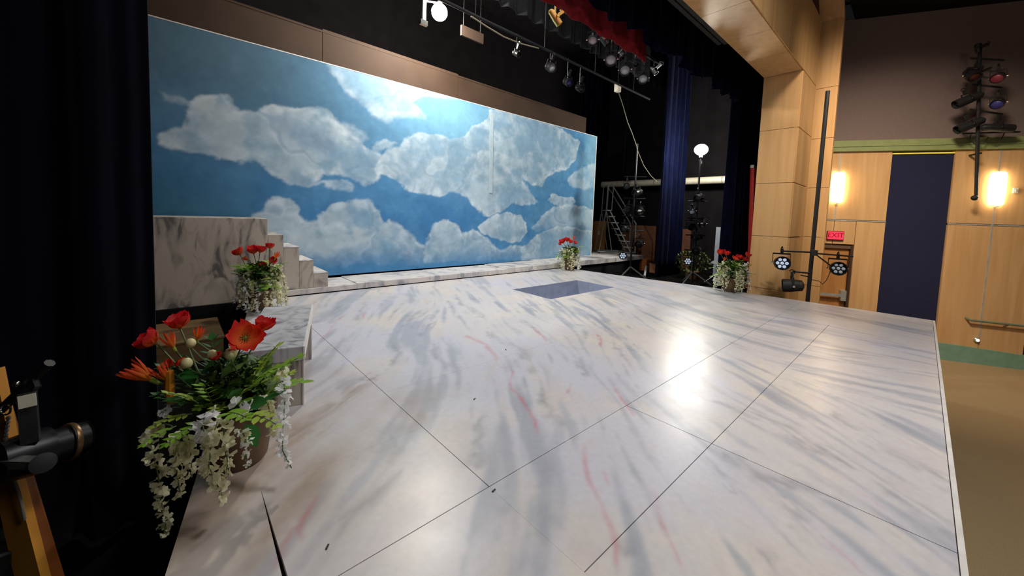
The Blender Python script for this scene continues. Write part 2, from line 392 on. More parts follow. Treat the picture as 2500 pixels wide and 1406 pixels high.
MB().box((-1.0, 1.74, 4.24), (9.98, 2.28, 5.9)).build('core', M_DARKGAP, pro)
pr2 = struct(anchor('trim_3'))
ZK = [-1.52, .04, 1.07, 2.10, 3.12, 4.15, 5.5]
for a, b in zip(ZK, ZK[1:]):
    MB().box((10.0, 1.40, a+.004), (10.12, 2.10, b-.004)).build('wood_panel', M_PROSC, pr2)
    MB().box((10.01, 1.36, a+.004), (10.13, 1.42, b-.004)).build('wood_panel', M_PROSC, pr2)
    MB().box((10.13, 1.62, a), (11.40, 1.70, b)).build('return_panel', M_DARKGAP, pr2)
MB().prism([(10.0, 1.40, 5.5), (10.0, 1.80, 5.5), (9.55, 1.80, 6.02), (9.55, 1.40, 6.02)], (.12, 0, 0)).build('chamfer_panel', M_PROSC, pr2)
MB().prism([(10.02, 1.36, 5.5), (10.13, 1.36, 5.5), (9.7, 1.36, 6.02), (9.57, 1.36, 6.02)], (0, .05, 0)).build('chamfer_panel', M_PROSC, pr2)
for a, b in ((7.3, 9.55), (5.0, 7.3), (2.5, 5.0), (-1, 2.5)):
    MB().box((a+.003, 1.36, 5.96), (b-.003, 1.80, 6.02)).build('wood_panel', M_PROSC, pr2)
# light track under the header
tr = thing('batten_track', 'dark grey twin rail hung under the wooden header', 'rail', (3, 2.45, 4.26))
for dy, dz in ((-.05, 0), (.05, .02)):
    m = MB(); m.bar((-4, dy, dz), (3.8, dy, dz), .06, .05); m.build('rail', mat('grey_rail', (.06, .06, .055), .5, .3), tr)
for k in range(8): MB().bar((-3.6 + k, 0, .04), (-3.6 + k, 0, .9), .03).build('hanger', M_METALM, tr)

# ================================================================= STAGE DECK
VEINS = [
('g',0.05,[(3.419,5.266),(3.202,4.709),(3.062,4.399),(2.996,4.083),(2.912,3.738),(2.82,3.513)]),
('g',0.04,[(3.036,4.816),(2.884,4.333),(2.758,4.078)]),
('g',0.07,[(2.637,3.256),(2.522,2.999),(2.479,2.778),(2.474,2.596),(2.477,2.506),(2.346,2.32),(2.287,2.147),(2.198,1.986),(2.103,1.883),(1.978,1.793),(1.887,1.695)]),
('g',0.06,[(2.11,1.874),(1.904,1.727),(1.809,1.576),(1.816,1.468),(1.792,1.375)]),
('g',0.05,[(1.5,1.294),(1.419,1.198),(1.306,1.147),(1.221,1.124)]),
('g',0.05,[(1.925,3.28),(1.827,2.989),(1.721,2.79),(1.699,2.628),(1.679,2.478)]),
('g',0.05,[(2.251,3.845),(2.029,3.631),(1.878,3.466)]),
('g',0.06,[(1.846,3.762),(1.68,3.662),(1.569,3.446),(1.537,3.204),(1.41,2.988),(1.27,2.855)]),
('g',0.05,[(2.53,4.398),(2.305,4.232),(2.065,4.042),(1.823,3.778)]),
('g',0.06,[(1.744,5.366),(1.521,4.922),(1.315,4.632),(1.141,4.499)]),
('g',0.04,[(2.051,5.259),(1.757,4.76),(1.531,4.224)]),
('g',0.05,[(2.801,2.096),(2.64,1.914),(2.555,1.809)]),
('g',0.04,[(3.645,2.731),(3.39,2.426),(3.153,2.284)]),
('g',0.05,[(3.22,3.304),(3.131,2.966),(3.008,2.648),(2.858,2.405)]),
('g',0.04,[(2.791,2.104),(2.645,1.893),(2.503,1.721)]),
('g',0.04,[(3.402,2.112),(3.209,1.863),(2.965,1.649),(2.595,1.358)]),
('g',0.06,[(3.062,1.187),(2.861,0.976),(2.886,0.835),(2.925,0.654),(2.94,0.472),(2.779,0.334),(2.84,0.231),(2.733,0.146),(2.691,0.048),(2.599,-0.033),(2.546,-0.112),(2.441,-0.194)]),
('g',0.05,[(2.303,0.719),(2.292,0.6),(2.242,0.481),(2.324,0.309),(2.342,0.143)]),
('g',0.07,[(3.451,0.349),(3.276,0.236),(3.186,0.134)]),
('g',0.05,[(2.124,0.377),(2.056,0.311),(2.003,0.246)]),
('g',0.06,[(2.175,0.721),(2.102,0.617),(2.029,0.571)]),
('g',0.05,[(1.723,0.38),(1.694,0.327)]),
('g',0.05,[(1.384,0.747),(1.3,0.658)]),
('g',0.05,[(3.147,0.121),(3.058,-0.023),(2.981,-0.147),(2.9,-0.205)]),
('g',0.05,[(7.348,1.464),(7.068,0.99),(6.997,0.61)]),
('g',0.05,[(4.894,0.846),(4.95,0.489),(5.169,0.179)]),
('g',0.05,[(4.134,0.466),(4.214,0.194),(4.346,-0.054)]),
('g',0.05,[(6.169,1.915),(6.007,1.574),(6.146,1.339)]),
('g',0.09,[(0.108,1.578),(0.172,1.655),(0.247,1.745),(0.336,1.85),(0.439,1.892),(0.545,1.966)]),
('g',0.05,[(0.421,1.515),(0.539,1.554),(0.659,1.583),(0.748,1.638),(0.862,1.687)]),
('g',0.05,[(1.087,1.394),(1.188,1.461),(1.291,1.639),(1.486,1.865)]),
('b',0.09,[(0.462,2.331),(0.598,2.398),(0.728,2.466),(0.893,2.597),(1.187,2.807)]),
('b',0.08,[(0.373,2.246),(0.495,2.304),(0.657,2.298)]),
('b',0.1,[(0.017,1.975),(0.101,2.001),(0.199,2.024),(0.305,2.035)]),
('b',0.05,[(0.18,1.518),(0.24,1.609),(0.343,1.665)]),
('g',0.05,[(0.014,1.799),(0.101,1.806),(0.188,1.859)]),
('g',0.05,[(0.739,1.732),(0.879,1.836),(0.967,2.05)]),
('g',0.05,[(0.807,2.736),(1.021,2.805),(1.162,2.783)]),
('P',0.05,[(2.297,3.163),(2.301,3.006),(2.292,2.821),(2.19,2.595),(2.119,2.491)]),
('p',0.014,[(2.1,2.468),(2.054,2.324),(2.107,2.284),(2.08,2.204),(1.943,2.093),(1.852,1.969),(1.823,1.84),(1.788,1.75)]),
('p',0.014,[(1.891,2.044),(1.814,1.838),(1.744,1.699),(1.693,1.566),(1.581,1.44)]),
('p',0.02,[(1.78,1.281),(1.674,1.177),(1.54,1.056),(1.451,0.952),(1.404,0.87),(1.344,0.781),(1.281,0.724),(1.179,0.666)]),
('p',0.01,[(1.766,0.849),(1.661,0.76),(1.555,0.68),(1.467,0.595),(1.412,0.527),(1.386,0.491)]),
('p',0.016,[(2.011,0.224),(1.983,0.176),(1.957,0.131),(1.932,0.089),(1.896,0.06)]),
('p',0.03,[(3.52,2.39),(3.418,2.276),(3.189,2.105)]),
('p',0.018,[(0.341,1.525),(0.379,1.635),(0.423,1.692),(0.494,1.781)]),
('p',0.014,[(0.24,1.458),(0.29,1.567),(0.367,1.645)]),
('p',0.014,[(0.964,3.799),(1.149,4.045),(1.406,4.502),(1.605,4.788)]),
('p',0.014,[(2.607,1.641),(2.33,1.313),(2.244,1.195)]),
('p',0.012,[(1.64,1.017),(1.556,0.941)]),
('p',0.02,[(1.654,4.396),(1.81,4.724)]),
('p',0.014,[(2.31,1.78),(2.188,1.707),(2.124,1.679)]),
('p',0.014,[(2.506,0.159),(2.468,0.075),(2.408,0.019)]),
('p',0.02,[(3.096,2.999),(2.964,2.697),(2.844,2.521)])]
GX0, GX1, GY0, GY1, GS = -.15, 8.3, -.25, 6.2, .015
gx = np.arange(GX0, GX1, GS); gy = np.arange(GY0, GY1, GS); PX, PY = np.meshgrid(gx, gy)
# flow direction of the brush, led by the strokes
cx = np.arange(GX0, GX1 + .2, .12); cy = np.arange(GY0, GY1 + .2, .12); QX, QY = np.meshgrid(cx, cy)
C2 = np.zeros_like(QX); S2 = np.zeros_like(QX); WT = np.zeros_like(QX)
for k_, wd_, pts in VEINS:
    for (ax, ay), (bx, by) in zip(pts, pts[1:]):
        ang = math.atan2(by-ay, bx-ax); ln = math.hypot(bx-ax, by-ay)
        d2 = (QX-(ax+bx)/2)**2 + (QY-(ay+by)/2)**2; wgt = min(ln, .5)/(d2 + .06)**1.3
        C2 += wgt*math.cos(2*ang); S2 += wgt*math.sin(2*ang); WT += wgt
C2 += .12*math.cos(2*math.radians(58)); S2 += .12*math.sin(2*math.radians(58))
u = (PX - GX0)/.12; v = (PY - GY0)/.12
TH = .5*np.arctan2(blerp(S2, u, v), blerp(C2, u, v)) + .5*(vnoise(PX, PY, .5, RNG, 3) - .5)
def lic(src, steps, h):
    acc = np.zeros_like(src); cnt = 0
    for sg in (1, -1):
        ux = (PX - GX0)/GS; uy = (PY - GY0)/GS; dx, dy = sg*np.cos(TH), sg*np.sin(TH)
        for k in range(steps):
            acc += blerp(src, ux, uy); cnt += 1
            ux = ux + dx*h; uy = uy + dy*h
            nt = blerp(np.stack([np.cos(2*TH), np.sin(2*TH)], -1), ux, uy) if k % 4 == 3 else None
            if nt is not None:
                t = .5*np.arctan2(nt[..., 1], nt[..., 0]); c, s = np.cos(t), np.sin(t); f = np.sign(c*dx + s*dy); f[f == 0] = 1
                dx, dy = c*f, s*f
    return acc/cnt
def norm(a): return (a - a.mean())/(a.std() + 1e-9)
L1 = norm(lic(vnoise(PX, PY, .16, RNG, 2), 22, 2.2))
L2 = norm(lic(vnoise(PX, PY, .05, RNG, 2), 22, 1.3)); L3 = norm(lic(vnoise(PX, PY, .03, RNG, 1), 18, 1.2))
big = norm(vnoise(PX, PY, 1.3, RNG, 3)); med = norm(vnoise(PX, PY, .5, RNG, 4)); fine = norm(vnoise(PX, PY, .12, RNG, 4))
def cmix(c, col, a): return c*(1 - a[..., None]) + np.array(col)*a[..., None]
white = np.array(srgb(214, 210, 211)); paint = np.ones(PX.shape + (3,))*white
paint = cmix(paint, srgb(226, 216, 204), .6*sstep(0, 1.5, med))
paint = cmix(paint, srgb(208, 208, 222), .75*sstep(0, 1.5, -big + .4*L1))
paint = cmix(paint, srgb(168, 172, 182), .62*sstep(.35, 1.9, L1 + .45*L2))
paint = cmix(paint, srgb(206, 194, 198), .35*sstep(.6, 1.8, -L1 + .5*fine))
paint = cmix(paint, srgb(170, 175, 187), .50*sstep(.5, 1.8, L2 + .4*L1))
paint = cmix(paint, srgb(150, 156, 170), .50*sstep(.7, 2.2, L3 + .7*L1)*sstep(-.6, .8, big + .5*med))
GREY = np.zeros_like(PX); BRN = np.zeros_like(PX); PNK = np.zeros_like(PX); PW = np.zeros_like(PX); CORE = np.zeros_like(PX)
wob = .3*fine + .5*L2 + .3*L3
for k_, wd_, pts in VEINS:
    xs = [p[0] for p in pts]; ys = [p[1] for p in pts]; mg = wd_*4 + .1
    i0, i1 = np.searchsorted(gx, [min(xs)-mg, max(xs)+mg]); j0, j1 = np.searchsorted(gy, [min(ys)-mg, max(ys)+mg])
    if i1 <= i0 or j1 <= j0: continue
    sl = (slice(j0, j1), slice(i0, i1)); wb = wob[sl]
    jt = .018 if k_ in 'gb' else .006
    d, t = seg_dist(PX[sl] + jt*fine[sl], PY[sl] + jt*med[sl], pts)
    if k_ in 'gb': d = np.abs(d + wd_*(.45*L2[sl] + .35*L3[sl]))
    taper = np.clip(np.minimum(t, 1-t)*5, .15, 1)
    if k_ in 'gb':
        a = np.exp(-(d/(wd_*taper*(.7 + .25*wb)).clip(.008))**2)*np.clip(.6 + .32*wb + .2*L3[sl], .05, 1)
        tgt = GREY if k_ == 'g' else BRN
        if k_ == 'g': CORE[sl] = np.maximum(CORE[sl], np.exp(-(d/(.24*wd_*taper))**2)*sstep(-.3, .9, L2[sl] + .5*med[sl]))
        tgt[sl] = np.maximum(tgt[sl], a)
    else:
        ww = wd_*.62*(.85 + .22*wb).clip(.4)*(taper if k_ == 'p' else 1)
        a = sstep(1.5, .4, d/ww)*np.clip(.62 + .25*wb, .15, 1)
        tgt = PNK if k_ == 'p' else PW; tgt[sl] = np.maximum(tgt[sl], a)
paint = cmix(paint, srgb(132, 138, 150), .70*GREY)
paint = cmix(paint, srgb(96, 102, 116), .62*CORE*np.clip(.6 + .4*L3, 0, 1))
paint = cmix(paint, srgb(150, 128, 106), .75*BRN)
paint = cmix(paint, srgb(206, 150, 156), .8*PW)
paint = cmix(paint, srgb(206, 112, 128), .75*PNK)
oc_shade = sstep(1.45, .35, PX + .25*med - .12*(PY - 2))*sstep(1.2, 1.9, PY)*sstep(4.2, 2.6, PY)  # left side: ochre paint with the brownish shade put into its colour
paint = cmix(paint, srgb(160, 132, 104), .72*oc_shade*np.clip(.6 + .4*L1, .1, 1))

deck = thing('stage_platform', 'large raised stage platform painted as white marble with grey and pink veins', 'platform', (4, 3, 0))
deck.location = (0, 0, 0)
def xl(y): return float(np.interp(y, [-.2, 1.69, 2.22, 3.65, 4.556, 6.1], [-.06, -.04, .06, .28, .50, .76]))
def xr(y): return float(np.interp(y, [-.2, .58, 1.66, 3.05, 4.7, 6.1], [8.13, 8.10, 8.01, 7.92, 7.60, 7.44]))
def deck_panel(x0, x1, y0, y1, gap=.002, gl=None, gr=None, gb=None, gt=None):
    gl, gr, gb, gt = [gap if q is None else q for q in (gl, gr, gb, gt)]
    ya, yb = y0 + gb, y1 - gt
    nu = max(2, int((( xr(y0) if x1 == 'R' else x1) - (xl(y0) if x0 == 'L' else x0))/GS)); nv = max(2, int((yb - ya)/GS))
    yy = np.linspace(ya, yb, nv + 1); tt = np.linspace(0, 1, nu + 1)
    xa = np.array([xl(q) if x0 == 'L' else x0 + gl for q in yy]); xb = np.array([xr(q) if x1 == 'R' else (x1 - gr if x1 != .270 else float(np.interp(q, [1.35, 1.95], [.263, .2795]))) for q in yy])
    X = xa[:, None]*(1-tt) + xb[:, None]*tt; Y = np.repeat(yy[:, None], nu + 1, 1)
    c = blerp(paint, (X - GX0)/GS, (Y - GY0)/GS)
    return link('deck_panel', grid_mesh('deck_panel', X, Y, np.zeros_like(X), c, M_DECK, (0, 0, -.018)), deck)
HL, TH_ = .0003, .0007
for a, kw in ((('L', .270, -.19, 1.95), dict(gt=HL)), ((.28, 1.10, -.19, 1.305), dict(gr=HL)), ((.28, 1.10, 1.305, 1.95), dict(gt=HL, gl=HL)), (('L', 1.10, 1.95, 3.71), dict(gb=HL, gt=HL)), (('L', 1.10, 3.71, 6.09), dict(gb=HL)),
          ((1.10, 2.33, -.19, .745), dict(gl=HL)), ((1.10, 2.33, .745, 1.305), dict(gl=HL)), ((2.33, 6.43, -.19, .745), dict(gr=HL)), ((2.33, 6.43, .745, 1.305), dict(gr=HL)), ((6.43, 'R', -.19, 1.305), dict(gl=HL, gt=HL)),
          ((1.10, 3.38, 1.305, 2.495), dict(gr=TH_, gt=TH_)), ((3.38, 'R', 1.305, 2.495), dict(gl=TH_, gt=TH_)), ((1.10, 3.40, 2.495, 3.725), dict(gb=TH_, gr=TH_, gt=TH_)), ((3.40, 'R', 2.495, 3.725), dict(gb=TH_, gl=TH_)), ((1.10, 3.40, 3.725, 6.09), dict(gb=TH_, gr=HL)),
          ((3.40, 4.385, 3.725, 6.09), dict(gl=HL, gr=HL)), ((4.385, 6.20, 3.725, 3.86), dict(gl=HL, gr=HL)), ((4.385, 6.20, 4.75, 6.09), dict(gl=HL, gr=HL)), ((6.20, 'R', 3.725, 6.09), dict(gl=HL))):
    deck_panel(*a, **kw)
# framing below the panels, with the trap opening left free; front fascia
fr = MB()
def flat(poly, z0, z1): fr.prism([(x, y, z0) for x, y in poly], (0, 0, z1 - z0))
flat([(xl(-.17)+.02, -.17), (xr(-.17)-.02, -.17), (xr(3.84)-.02, 3.84), (xl(3.84)+.02, 3.84)], -.34, -.018)
flat([(xl(3.84)+.02, 3.84), (4.37, 3.84), (4.37, 6.08), (xl(6.08)+.02, 6.08)], -.34, -.018)
flat([(6.215, 3.84), (xr(3.84)-.02, 3.84), (xr(6.08)-.02, 6.08), (6.215, 6.08)], -.34, -.018)
flat([(4.37, 4.765), (6.215, 4.765), (6.215, 6.08), (4.37, 6.08)], -.34, -.018)
fr.build('framing', M_BLACK, deck)
MB().prism([(8.15, -.212, -.34), (-.06, -.212, -.34), (-.06, -.192, -.34), (8.13, -.192, -.34)], (0, 0, .338)).build('front_nosing', M_NOSE, deck)
MB().box((-.04, -.17, -.36), (8.0, -.12, -.33)).build('front_sill', M_BLACK, deck)
pit = MB(); pit.box((4.372, 3.845, -.34), (4.386, 4.765, -.002)); pit.box((6.20, 3.845, -.34), (6.214, 4.765, -.002))
pit.box((4.386, 4.75, -.34), (6.20, 4.764, -.002)); pit.box((4.386, 3.846, -.34), (6.20, 3.86, -.002)); pit.box((4.38, 3.85, -.352), (6.21, 4.76, -.335))
pit.build('trap_lining', M_PIT, deck)

# low step along the back
rs = thing('step_platform', 'long low marble-painted step running below the sky backdrop', 'platform', (0, 0, 0))
for a, b, zt in ((1.20, 2.20, .093), (2.201, 5.42, .105), (5.421, 6.95, .125), (6.951, 9.2, .145), (9.201, 11.42, .14)):
    o = MB().box((a, 6.10, .012), (b, 6.885 if a < 9 else 7.7, zt)).build('step_section', M_STEP, rs); bevel(o, .004)
MB().box((1.25, 6.13, 0), (7.36, 6.87, .0125)).build('shadow_gap_base', M_BLACK, rs)
MB().box((7.5, 6.16, -.36), (11.3, 6.18, .02)).build('black_skirt', M_BLACK, rs)
MB().box((7.6, 7.5, -.36), (11.3, 7.6, .012)).build('rear_support', M_BLACK, rs)

# ================================================================= SKY BACKDROP
CLOUDS = [
('far',[(-0.1,2.79),(-0.02,2.76),(0.1,2.76),(0.22,2.75),(0.17,2.68),(-0.02,2.67),(-0.1,2.69)],0.5,0.08),
('top',[(1.83,3.94),(1.99,3.6),(2.17,3.46),(2.36,3.32),(2.65,3.19),(2.78,3.03),(3.03,2.99),(3.34,3.13),(3.66,3.22),(3.84,3.22),(3.84,3.31),(3.66,3.41),(3.5,3.45),(3.7,3.6),(4.16,3.71),(4.67,3.78),(4.98,4.03),(4.15,4.2),(3.25,4.17),(2.49,4.12)],0.85,0.1),
('bump',[(2.12,2.81),(2.36,2.84),(2.54,2.75),(2.63,2.64),(2.51,2.53),(2.26,2.63)],0.45,0.07),
('bump',[(2.69,2.52),(2.8,2.62),(3.08,2.69),(3.24,2.64),(3.12,2.51),(2.84,2.45)],0.6,0.05),
('big',[(-0.12,2.3),(-0.03,2.36),(0.12,2.4),(0.14,2.51),(0.17,2.68),(0.25,2.81),(0.36,2.9),(0.52,2.96),(0.6,2.95),(0.68,2.86),(0.78,2.77),(0.91,2.8),(0.98,2.8),(1.09,2.9),(1.22,2.95),(1.36,2.93),(1.59,2.97),(1.8,3.0),(1.99,2.97),(2.16,2.85),(2.33,2.71),(2.47,2.59),(2.54,2.5),(2.62,2.44),(2.77,2.49),(2.92,2.41),(2.96,2.22),(2.95,2.07),(2.93,1.95),(2.77,1.82),(2.55,1.82),(2.34,1.88),(2.1,1.91),(1.9,1.89),(1.84,1.78),(1.65,1.68),(1.41,1.71),(1.24,1.82),(1.03,1.92),(0.9,2.03),(0.75,1.98),(0.6,1.98),(0.42,2.04),(0.22,2.07),(0.03,2.07),(-0.12,2.11)],0.9,0.05),
('tail',[(1.62,1.71),(1.9,1.78),(2.27,1.83),(2.39,1.77),(2.39,1.68),(2.3,1.6),(2.16,1.61),(1.93,1.7)],0.5,0.05),
('right',[(2.75,2.12),(2.83,2.24),(2.94,2.39),(3.08,2.5),(3.28,2.59),(3.41,2.75),(3.53,2.87),(3.76,2.94),(3.94,2.92),(4.13,2.97),(4.33,2.94),(4.54,2.94),(4.74,3.06),(5.01,3.33),(5.29,3.47),(5.43,3.71),(5.83,3.84),(6.36,3.83),(7.24,3.83),(8.08,3.69),(8.83,3.47),(8.68,2.92),(8.24,2.64),(7.81,2.54),(7.57,2.4),(7.27,2.13),(6.81,2.12),(6.58,2.26),(6.86,1.92),(7.14,1.69),(6.99,1.61),(6.55,1.59),(6.2,1.62),(5.94,1.41),(5.56,1.28),(5.2,1.38),(5.02,1.56),(4.9,1.69),(4.63,1.74),(4.42,1.71),(4.22,1.61),(3.88,1.67),(3.52,1.67),(3.3,1.79),(3.17,1.9),(3.01,2.0),(2.81,2.03)],0.9,0.04),
('edge',[(9.89,3.04),(9.07,2.85),(8.61,2.62),(8.31,2.3),(8.55,2.15),(9.13,2.16),(9.97,2.19)],0.5,0.06),
('island',[(5.21,1.01),(5.38,1.18),(5.69,1.33),(6.07,1.39),(6.49,1.33),(6.79,1.15),(6.84,0.91),(6.6,0.65),(6.32,0.59),(5.97,0.67),(5.59,0.77),(5.34,0.89)],0.8,0.03),
('rtop',[(7.49,1.71),(7.77,1.92),(8.21,1.87),(8.67,1.86),(8.77,1.69),(8.23,1.55),(7.71,1.61)],0.6,0.03),
('r2',[(6.98,1.02),(7.32,1.29),(7.63,1.47),(8.13,1.63),(8.78,1.63),(9.27,1.65),(10.03,1.49),(10.08,0.91),(8.75,0.79),(7.93,0.85),(7.43,0.8),(7.11,0.88)],0.65,0.04),
('cum',[(0.77,0.98),(0.84,1.12),(0.97,1.26),(1.11,1.33),(1.16,1.45),(1.3,1.52),(1.41,1.48),(1.53,1.35),(1.59,1.19),(1.71,1.07),(1.84,1.09),(1.9,1.21),(2.03,1.34),(2.23,1.44),(2.44,1.54),(2.66,1.54),(2.86,1.34),(2.98,1.11),(3.14,1.18),(3.27,1.12),(3.44,0.96),(3.67,0.77),(3.9,0.64),(4.25,0.54),(4.56,0.58),(4.89,0.48),(4.9,0.17),(3.33,0.23),(0.76,0.3)],0.75,0.05),
('cum',[(3.81,0.62),(3.99,0.91),(4.18,1.09),(4.43,1.19),(4.65,1.12),(4.82,0.87),(5.1,0.96),(5.34,0.87),(5.65,0.62),(5.98,0.44),(6.25,0.55),(6.6,0.55),(6.98,0.32),(7.0,0.1),(3.87,0.24)],0.75,0.04),
('cum',[(6.61,0.44),(7.04,0.75),(7.42,0.88),(8.0,1.05),(8.54,1.03),(9.03,0.91),(10.08,0.94),(10.18,-0.14),(6.7,0.12)],0.6,0.04),
('inner',[(0.89,0.98),(1.13,0.89),(1.35,0.95),(1.53,0.88),(1.71,0.92),(1.94,0.99),(2.17,1.08),(2.38,1.04),(2.6,0.99),(2.86,0.88),(2.67,0.69),(2.38,0.58),(2.17,0.52),(1.94,0.45),(1.71,0.54),(1.35,0.49),(0.91,0.44)],0.5,0.1),
('inner',[(4.45,2.27),(4.61,2.42),(4.87,2.59),(5.26,2.76),(5.75,2.8),(6.14,2.71),(5.89,2.53),(6.16,2.37),(6.45,2.14),(5.91,2.14),(5.29,2.14),(4.72,2.22)],0.95,0.05),
('inner',[(1.14,2.78),(1.36,2.76),(1.65,2.69),(1.96,2.61),(2.16,2.47),(2.09,2.22),(1.84,2.25),(1.53,2.37),(1.25,2.55)],0.15,0.12)]
bx = np.arange(-.9, 9.64, .016); bz = np.arange(.13, 3.79, .016); BX, BZ = np.meshgrid(bx, bz)
n1 = norm(vnoise(BX, BZ, .5, RNG, 5)); n2 = norm(vnoise(BX, BZ, .18, RNG, 4)); n3 = norm(vnoise(BX*.6, BZ, 1.6, RNG, 4)); n4 = norm(vnoise(BX, BZ, .07, RNG, 3))
nb = norm(vnoise(BX*.8, BZ, .62, RNG, 3)); hgt = (BZ - .13)/3.6
sky = np.ones(BX.shape + (3,))*np.array(srgb(76, 134, 182))
sky = cmix(sky, srgb(58, 116, 172), sstep(-.5, 1.2, n1)*.6)
sky = cmix(sky, srgb(92, 146, 186), sstep(.1, 1.6, n3 + .4*n2)*.5)
sky = cmix(sky, srgb(90, 118, 132), sstep(.3, .95, hgt)*sstep(4.6, .5, BX)*.85)  # duller upper left: partly paint, partly light falloff put into the colour
sky = cmix(sky, srgb(50, 90, 106), sstep(2.2, -.6, BX)*sstep(.75, .3, hgt)*.7)  # darker lower left, again part paint and part painted falloff of light
sky = cmix(sky, srgb(140, 192, 216), sstep(2.2, .2, np.hypot((BX-4.9)/1.5, (BZ-3.1)/.9))*.65)
sky = cmix(sky, srgb(78, 140, 192), sstep(.16, .02, hgt)*.6)
sky = cmix(sky, srgb(150, 190, 200), sstep(8.6, 9.6, BX + .2*n1)*.4)
dx_ = .016*n2 + .025*n1 + .004*n4; dz_ = .014*np.roll(n2, 40, 1) + .018*np.roll(n1, 90, 1) + .004*np.roll(n4, 50, 1)
for nm, pts, br, sf in CLOUDS:
    xs = [p[0] for p in pts]; zs = [p[1] for p in pts]
    i0, i1 = np.searchsorted(bx, [min(xs)-.3, max(xs)+.3]); j0, j1 = np.searchsorted(bz, [min(zs)-.3, max(zs)+.3])
    sl = (slice(j0, j1), slice(i0, i1)); X = BX[sl] + dx_[sl]; Zz = BZ[sl] + dz_[sl]
    d, _ = seg_dist(X, Zz, pts + [pts[0]]); ins = inside(X, Zz, pts); sd = np.where(ins, d, -d)
    a = sstep(-sf*.5, sf, sd)
    tt = (Zz - min(zs))/(max(zs) - min(zs) + 1e-6)
    if nm == 'cum' or nm == 'r2': a = a*sstep(-.05, .45, tt)
    rim = np.exp(-np.clip(sd, 0, None)/(.055 + .02*n2[sl]).clip(.025))
    body = np.array(srgb(144, 174, 196)); c = np.ones(X.shape + (3,))*body
    c = cmix(c, srgb(188, 206, 216), sstep(-.9, 1.3, .9*n1[sl] + .25*n2[sl] + .9*(tt - .4))*.7)
    c = cmix(c, srgb(128, 164, 192), sstep(.3, 1.7, -n1[sl] + .4*n3[sl])*.5)
    c = cmix(c, srgb(188, 196, 186), sstep(.2, 1.4, n3[sl] + .3*n2[sl])*.4*sstep(5.5, 2.0, BX[sl]))
    c = cmix(c, srgb(222, 234, 240), rim*np.clip(.40 + .55*tt + .2*n2[sl], 0, .97)*(0 if nm == 'inner' and br < .3 else 1))
    bl_ = np.exp(-(np.abs(nb[sl])/.10))*sstep(0, .12, sd)
    c = cmix(c, srgb(216, 228, 236), bl_*np.clip(.12 + .28*tt + .15*n1[sl], 0, .5))
    c = cmix(c, srgb(126, 160, 190), sstep(.0, -.5, nb[sl])*sstep(-.75, -.4, nb[sl])*.45)
    if br < .3: c = np.ones(c.shape)*np.array(srgb(128, 154, 182))
    al = a*(.44 + .50*br)
    if nm == 'inner': al = a*.6
    cur = sky[sl]; sky[sl] = cur*(1 - al[..., None]) + c*al[..., None]
sky *= (1 + .028*n2 + .022*n4)[..., None]
drop = thing('sky_backdrop', 'wide painted backdrop of white clouds on a blue sky', 'backdrop', (0, 6.9, .13))
ztop = 3.70 + .08*(bx + .07)/9.7
Zg = .13 + (BZ - .13)*((ztop - .13)/(3.78 - .13))[None, :]
link('canvas', grid_mesh('canvas', BX, np.zeros_like(BX), Zg - .13, np.clip(sky, 0, 1), M_DROP), drop)
fm = MB()
fm.prism([(-.9, .012, 0), (9.628, .012, 0), (9.628, .012, 3.665), (-.9, .012, 3.56)], (0, .05, 0)); fm.build('frame', M_BROWN, drop)
MB().box((9.626, -.006, 0), (9.652, .06, 3.66)).build('edge_batten', M_NOSE, drop)
MB().prism([(-.9, -.004, 3.555), (9.65, -.004, 3.645), (9.65, -.004, 3.66), (-.9, -.004, 3.57)], (0, .06, 0)).build('top_batten', M_NOSE, drop)
MB().prism([(5.50, -.012, 1.665), (5.60, -.012, 1.665), (5.56, -.012, 3.50), (5.46, -.012, 3.50)], (0, .01, 0)).build('patch_strip', mat('pale_patch_canvas', srgb(176, 196, 206), .8, var=.06, scale=12), drop)
# brown fascia above the backdrop
fas = struct(anchor('trim_4'))
for a, b, t0, t1, tw in ((-3.2, 1.95, 3.0, 4.30, 0), (1.955, 4.72, 3.0, 4.36, .006), (4.725, 7.45, 3.0, 4.33, 0), (7.455, 9.4, 3.0, 4.30, .004)):
    MB().box((a, 7.15 - tw, t0), (b, 7.22, t1)).build('fascia_board', M_BROWN, fas)
MB().box((-3.2, 7.14, 4.30), (9.4, 7.16, 4.335)).build('lip', M_BROWN, fas)

# ================================================================= STAIR UNIT, BENCH
su = thing('stair_unit', 'marble-painted stage stairs with five steps standing before the sky backdrop at left', 'stairs', (0, 0, 0))
xs_ = [1.765, 1.56, 1.37, 1.17, .98]; zs_ = [.31, .51, .715, .90, 1.125]
for k in range(5):
    x1 = xs_[k]; x0 = xs_[k+1] if k < 4 else -1.6; zb = .095 if x0 > 1.16 else 0
    o = MB().box((x0 + .0015, 6.12, zb), (x1, 6.86, zs_[k])).build('step_block', M_MARB, su); bevel(o, .004)
    if k < 3: MB().box((x0, 6.115, zs_[k]), (x1 + .004, 6.86, zs_[k] + .006)).build('tread', M_STEP, su)
MB().box((-1.6, 6.10, -.36), (.62, 6.86, -.002)).build('base', M_BLACK, su)
pl = thing('plywood_riser', 'bare brown plywood box beside the left platform edge', 'box', (-.3, 5.05, -.36))
o = MB().box((-.9, -.02, 0), (.69, .9, .215)).build('box', M_PLY, pl)
MB().box((-.9, -.025, .212), (.70, .9, .23)).build('lid', M_PLY, pl)
bd = V(.335, 1.13, 0).normalized(); bn = V(bd.y, -bd.x, 0)
bench = thing('bench', 'grey marble-painted slab bench near the foreground planter', 'bench', (.44, 2.72, 0))
bench.rotation_euler = (0, 0, math.atan2(bd.y, bd.x) - PI/2)
o = MB().box((-.19, 0, .30), (.19, 1.19, .395)).build('slab', M_BENCH, bench); bevel(o, .005)
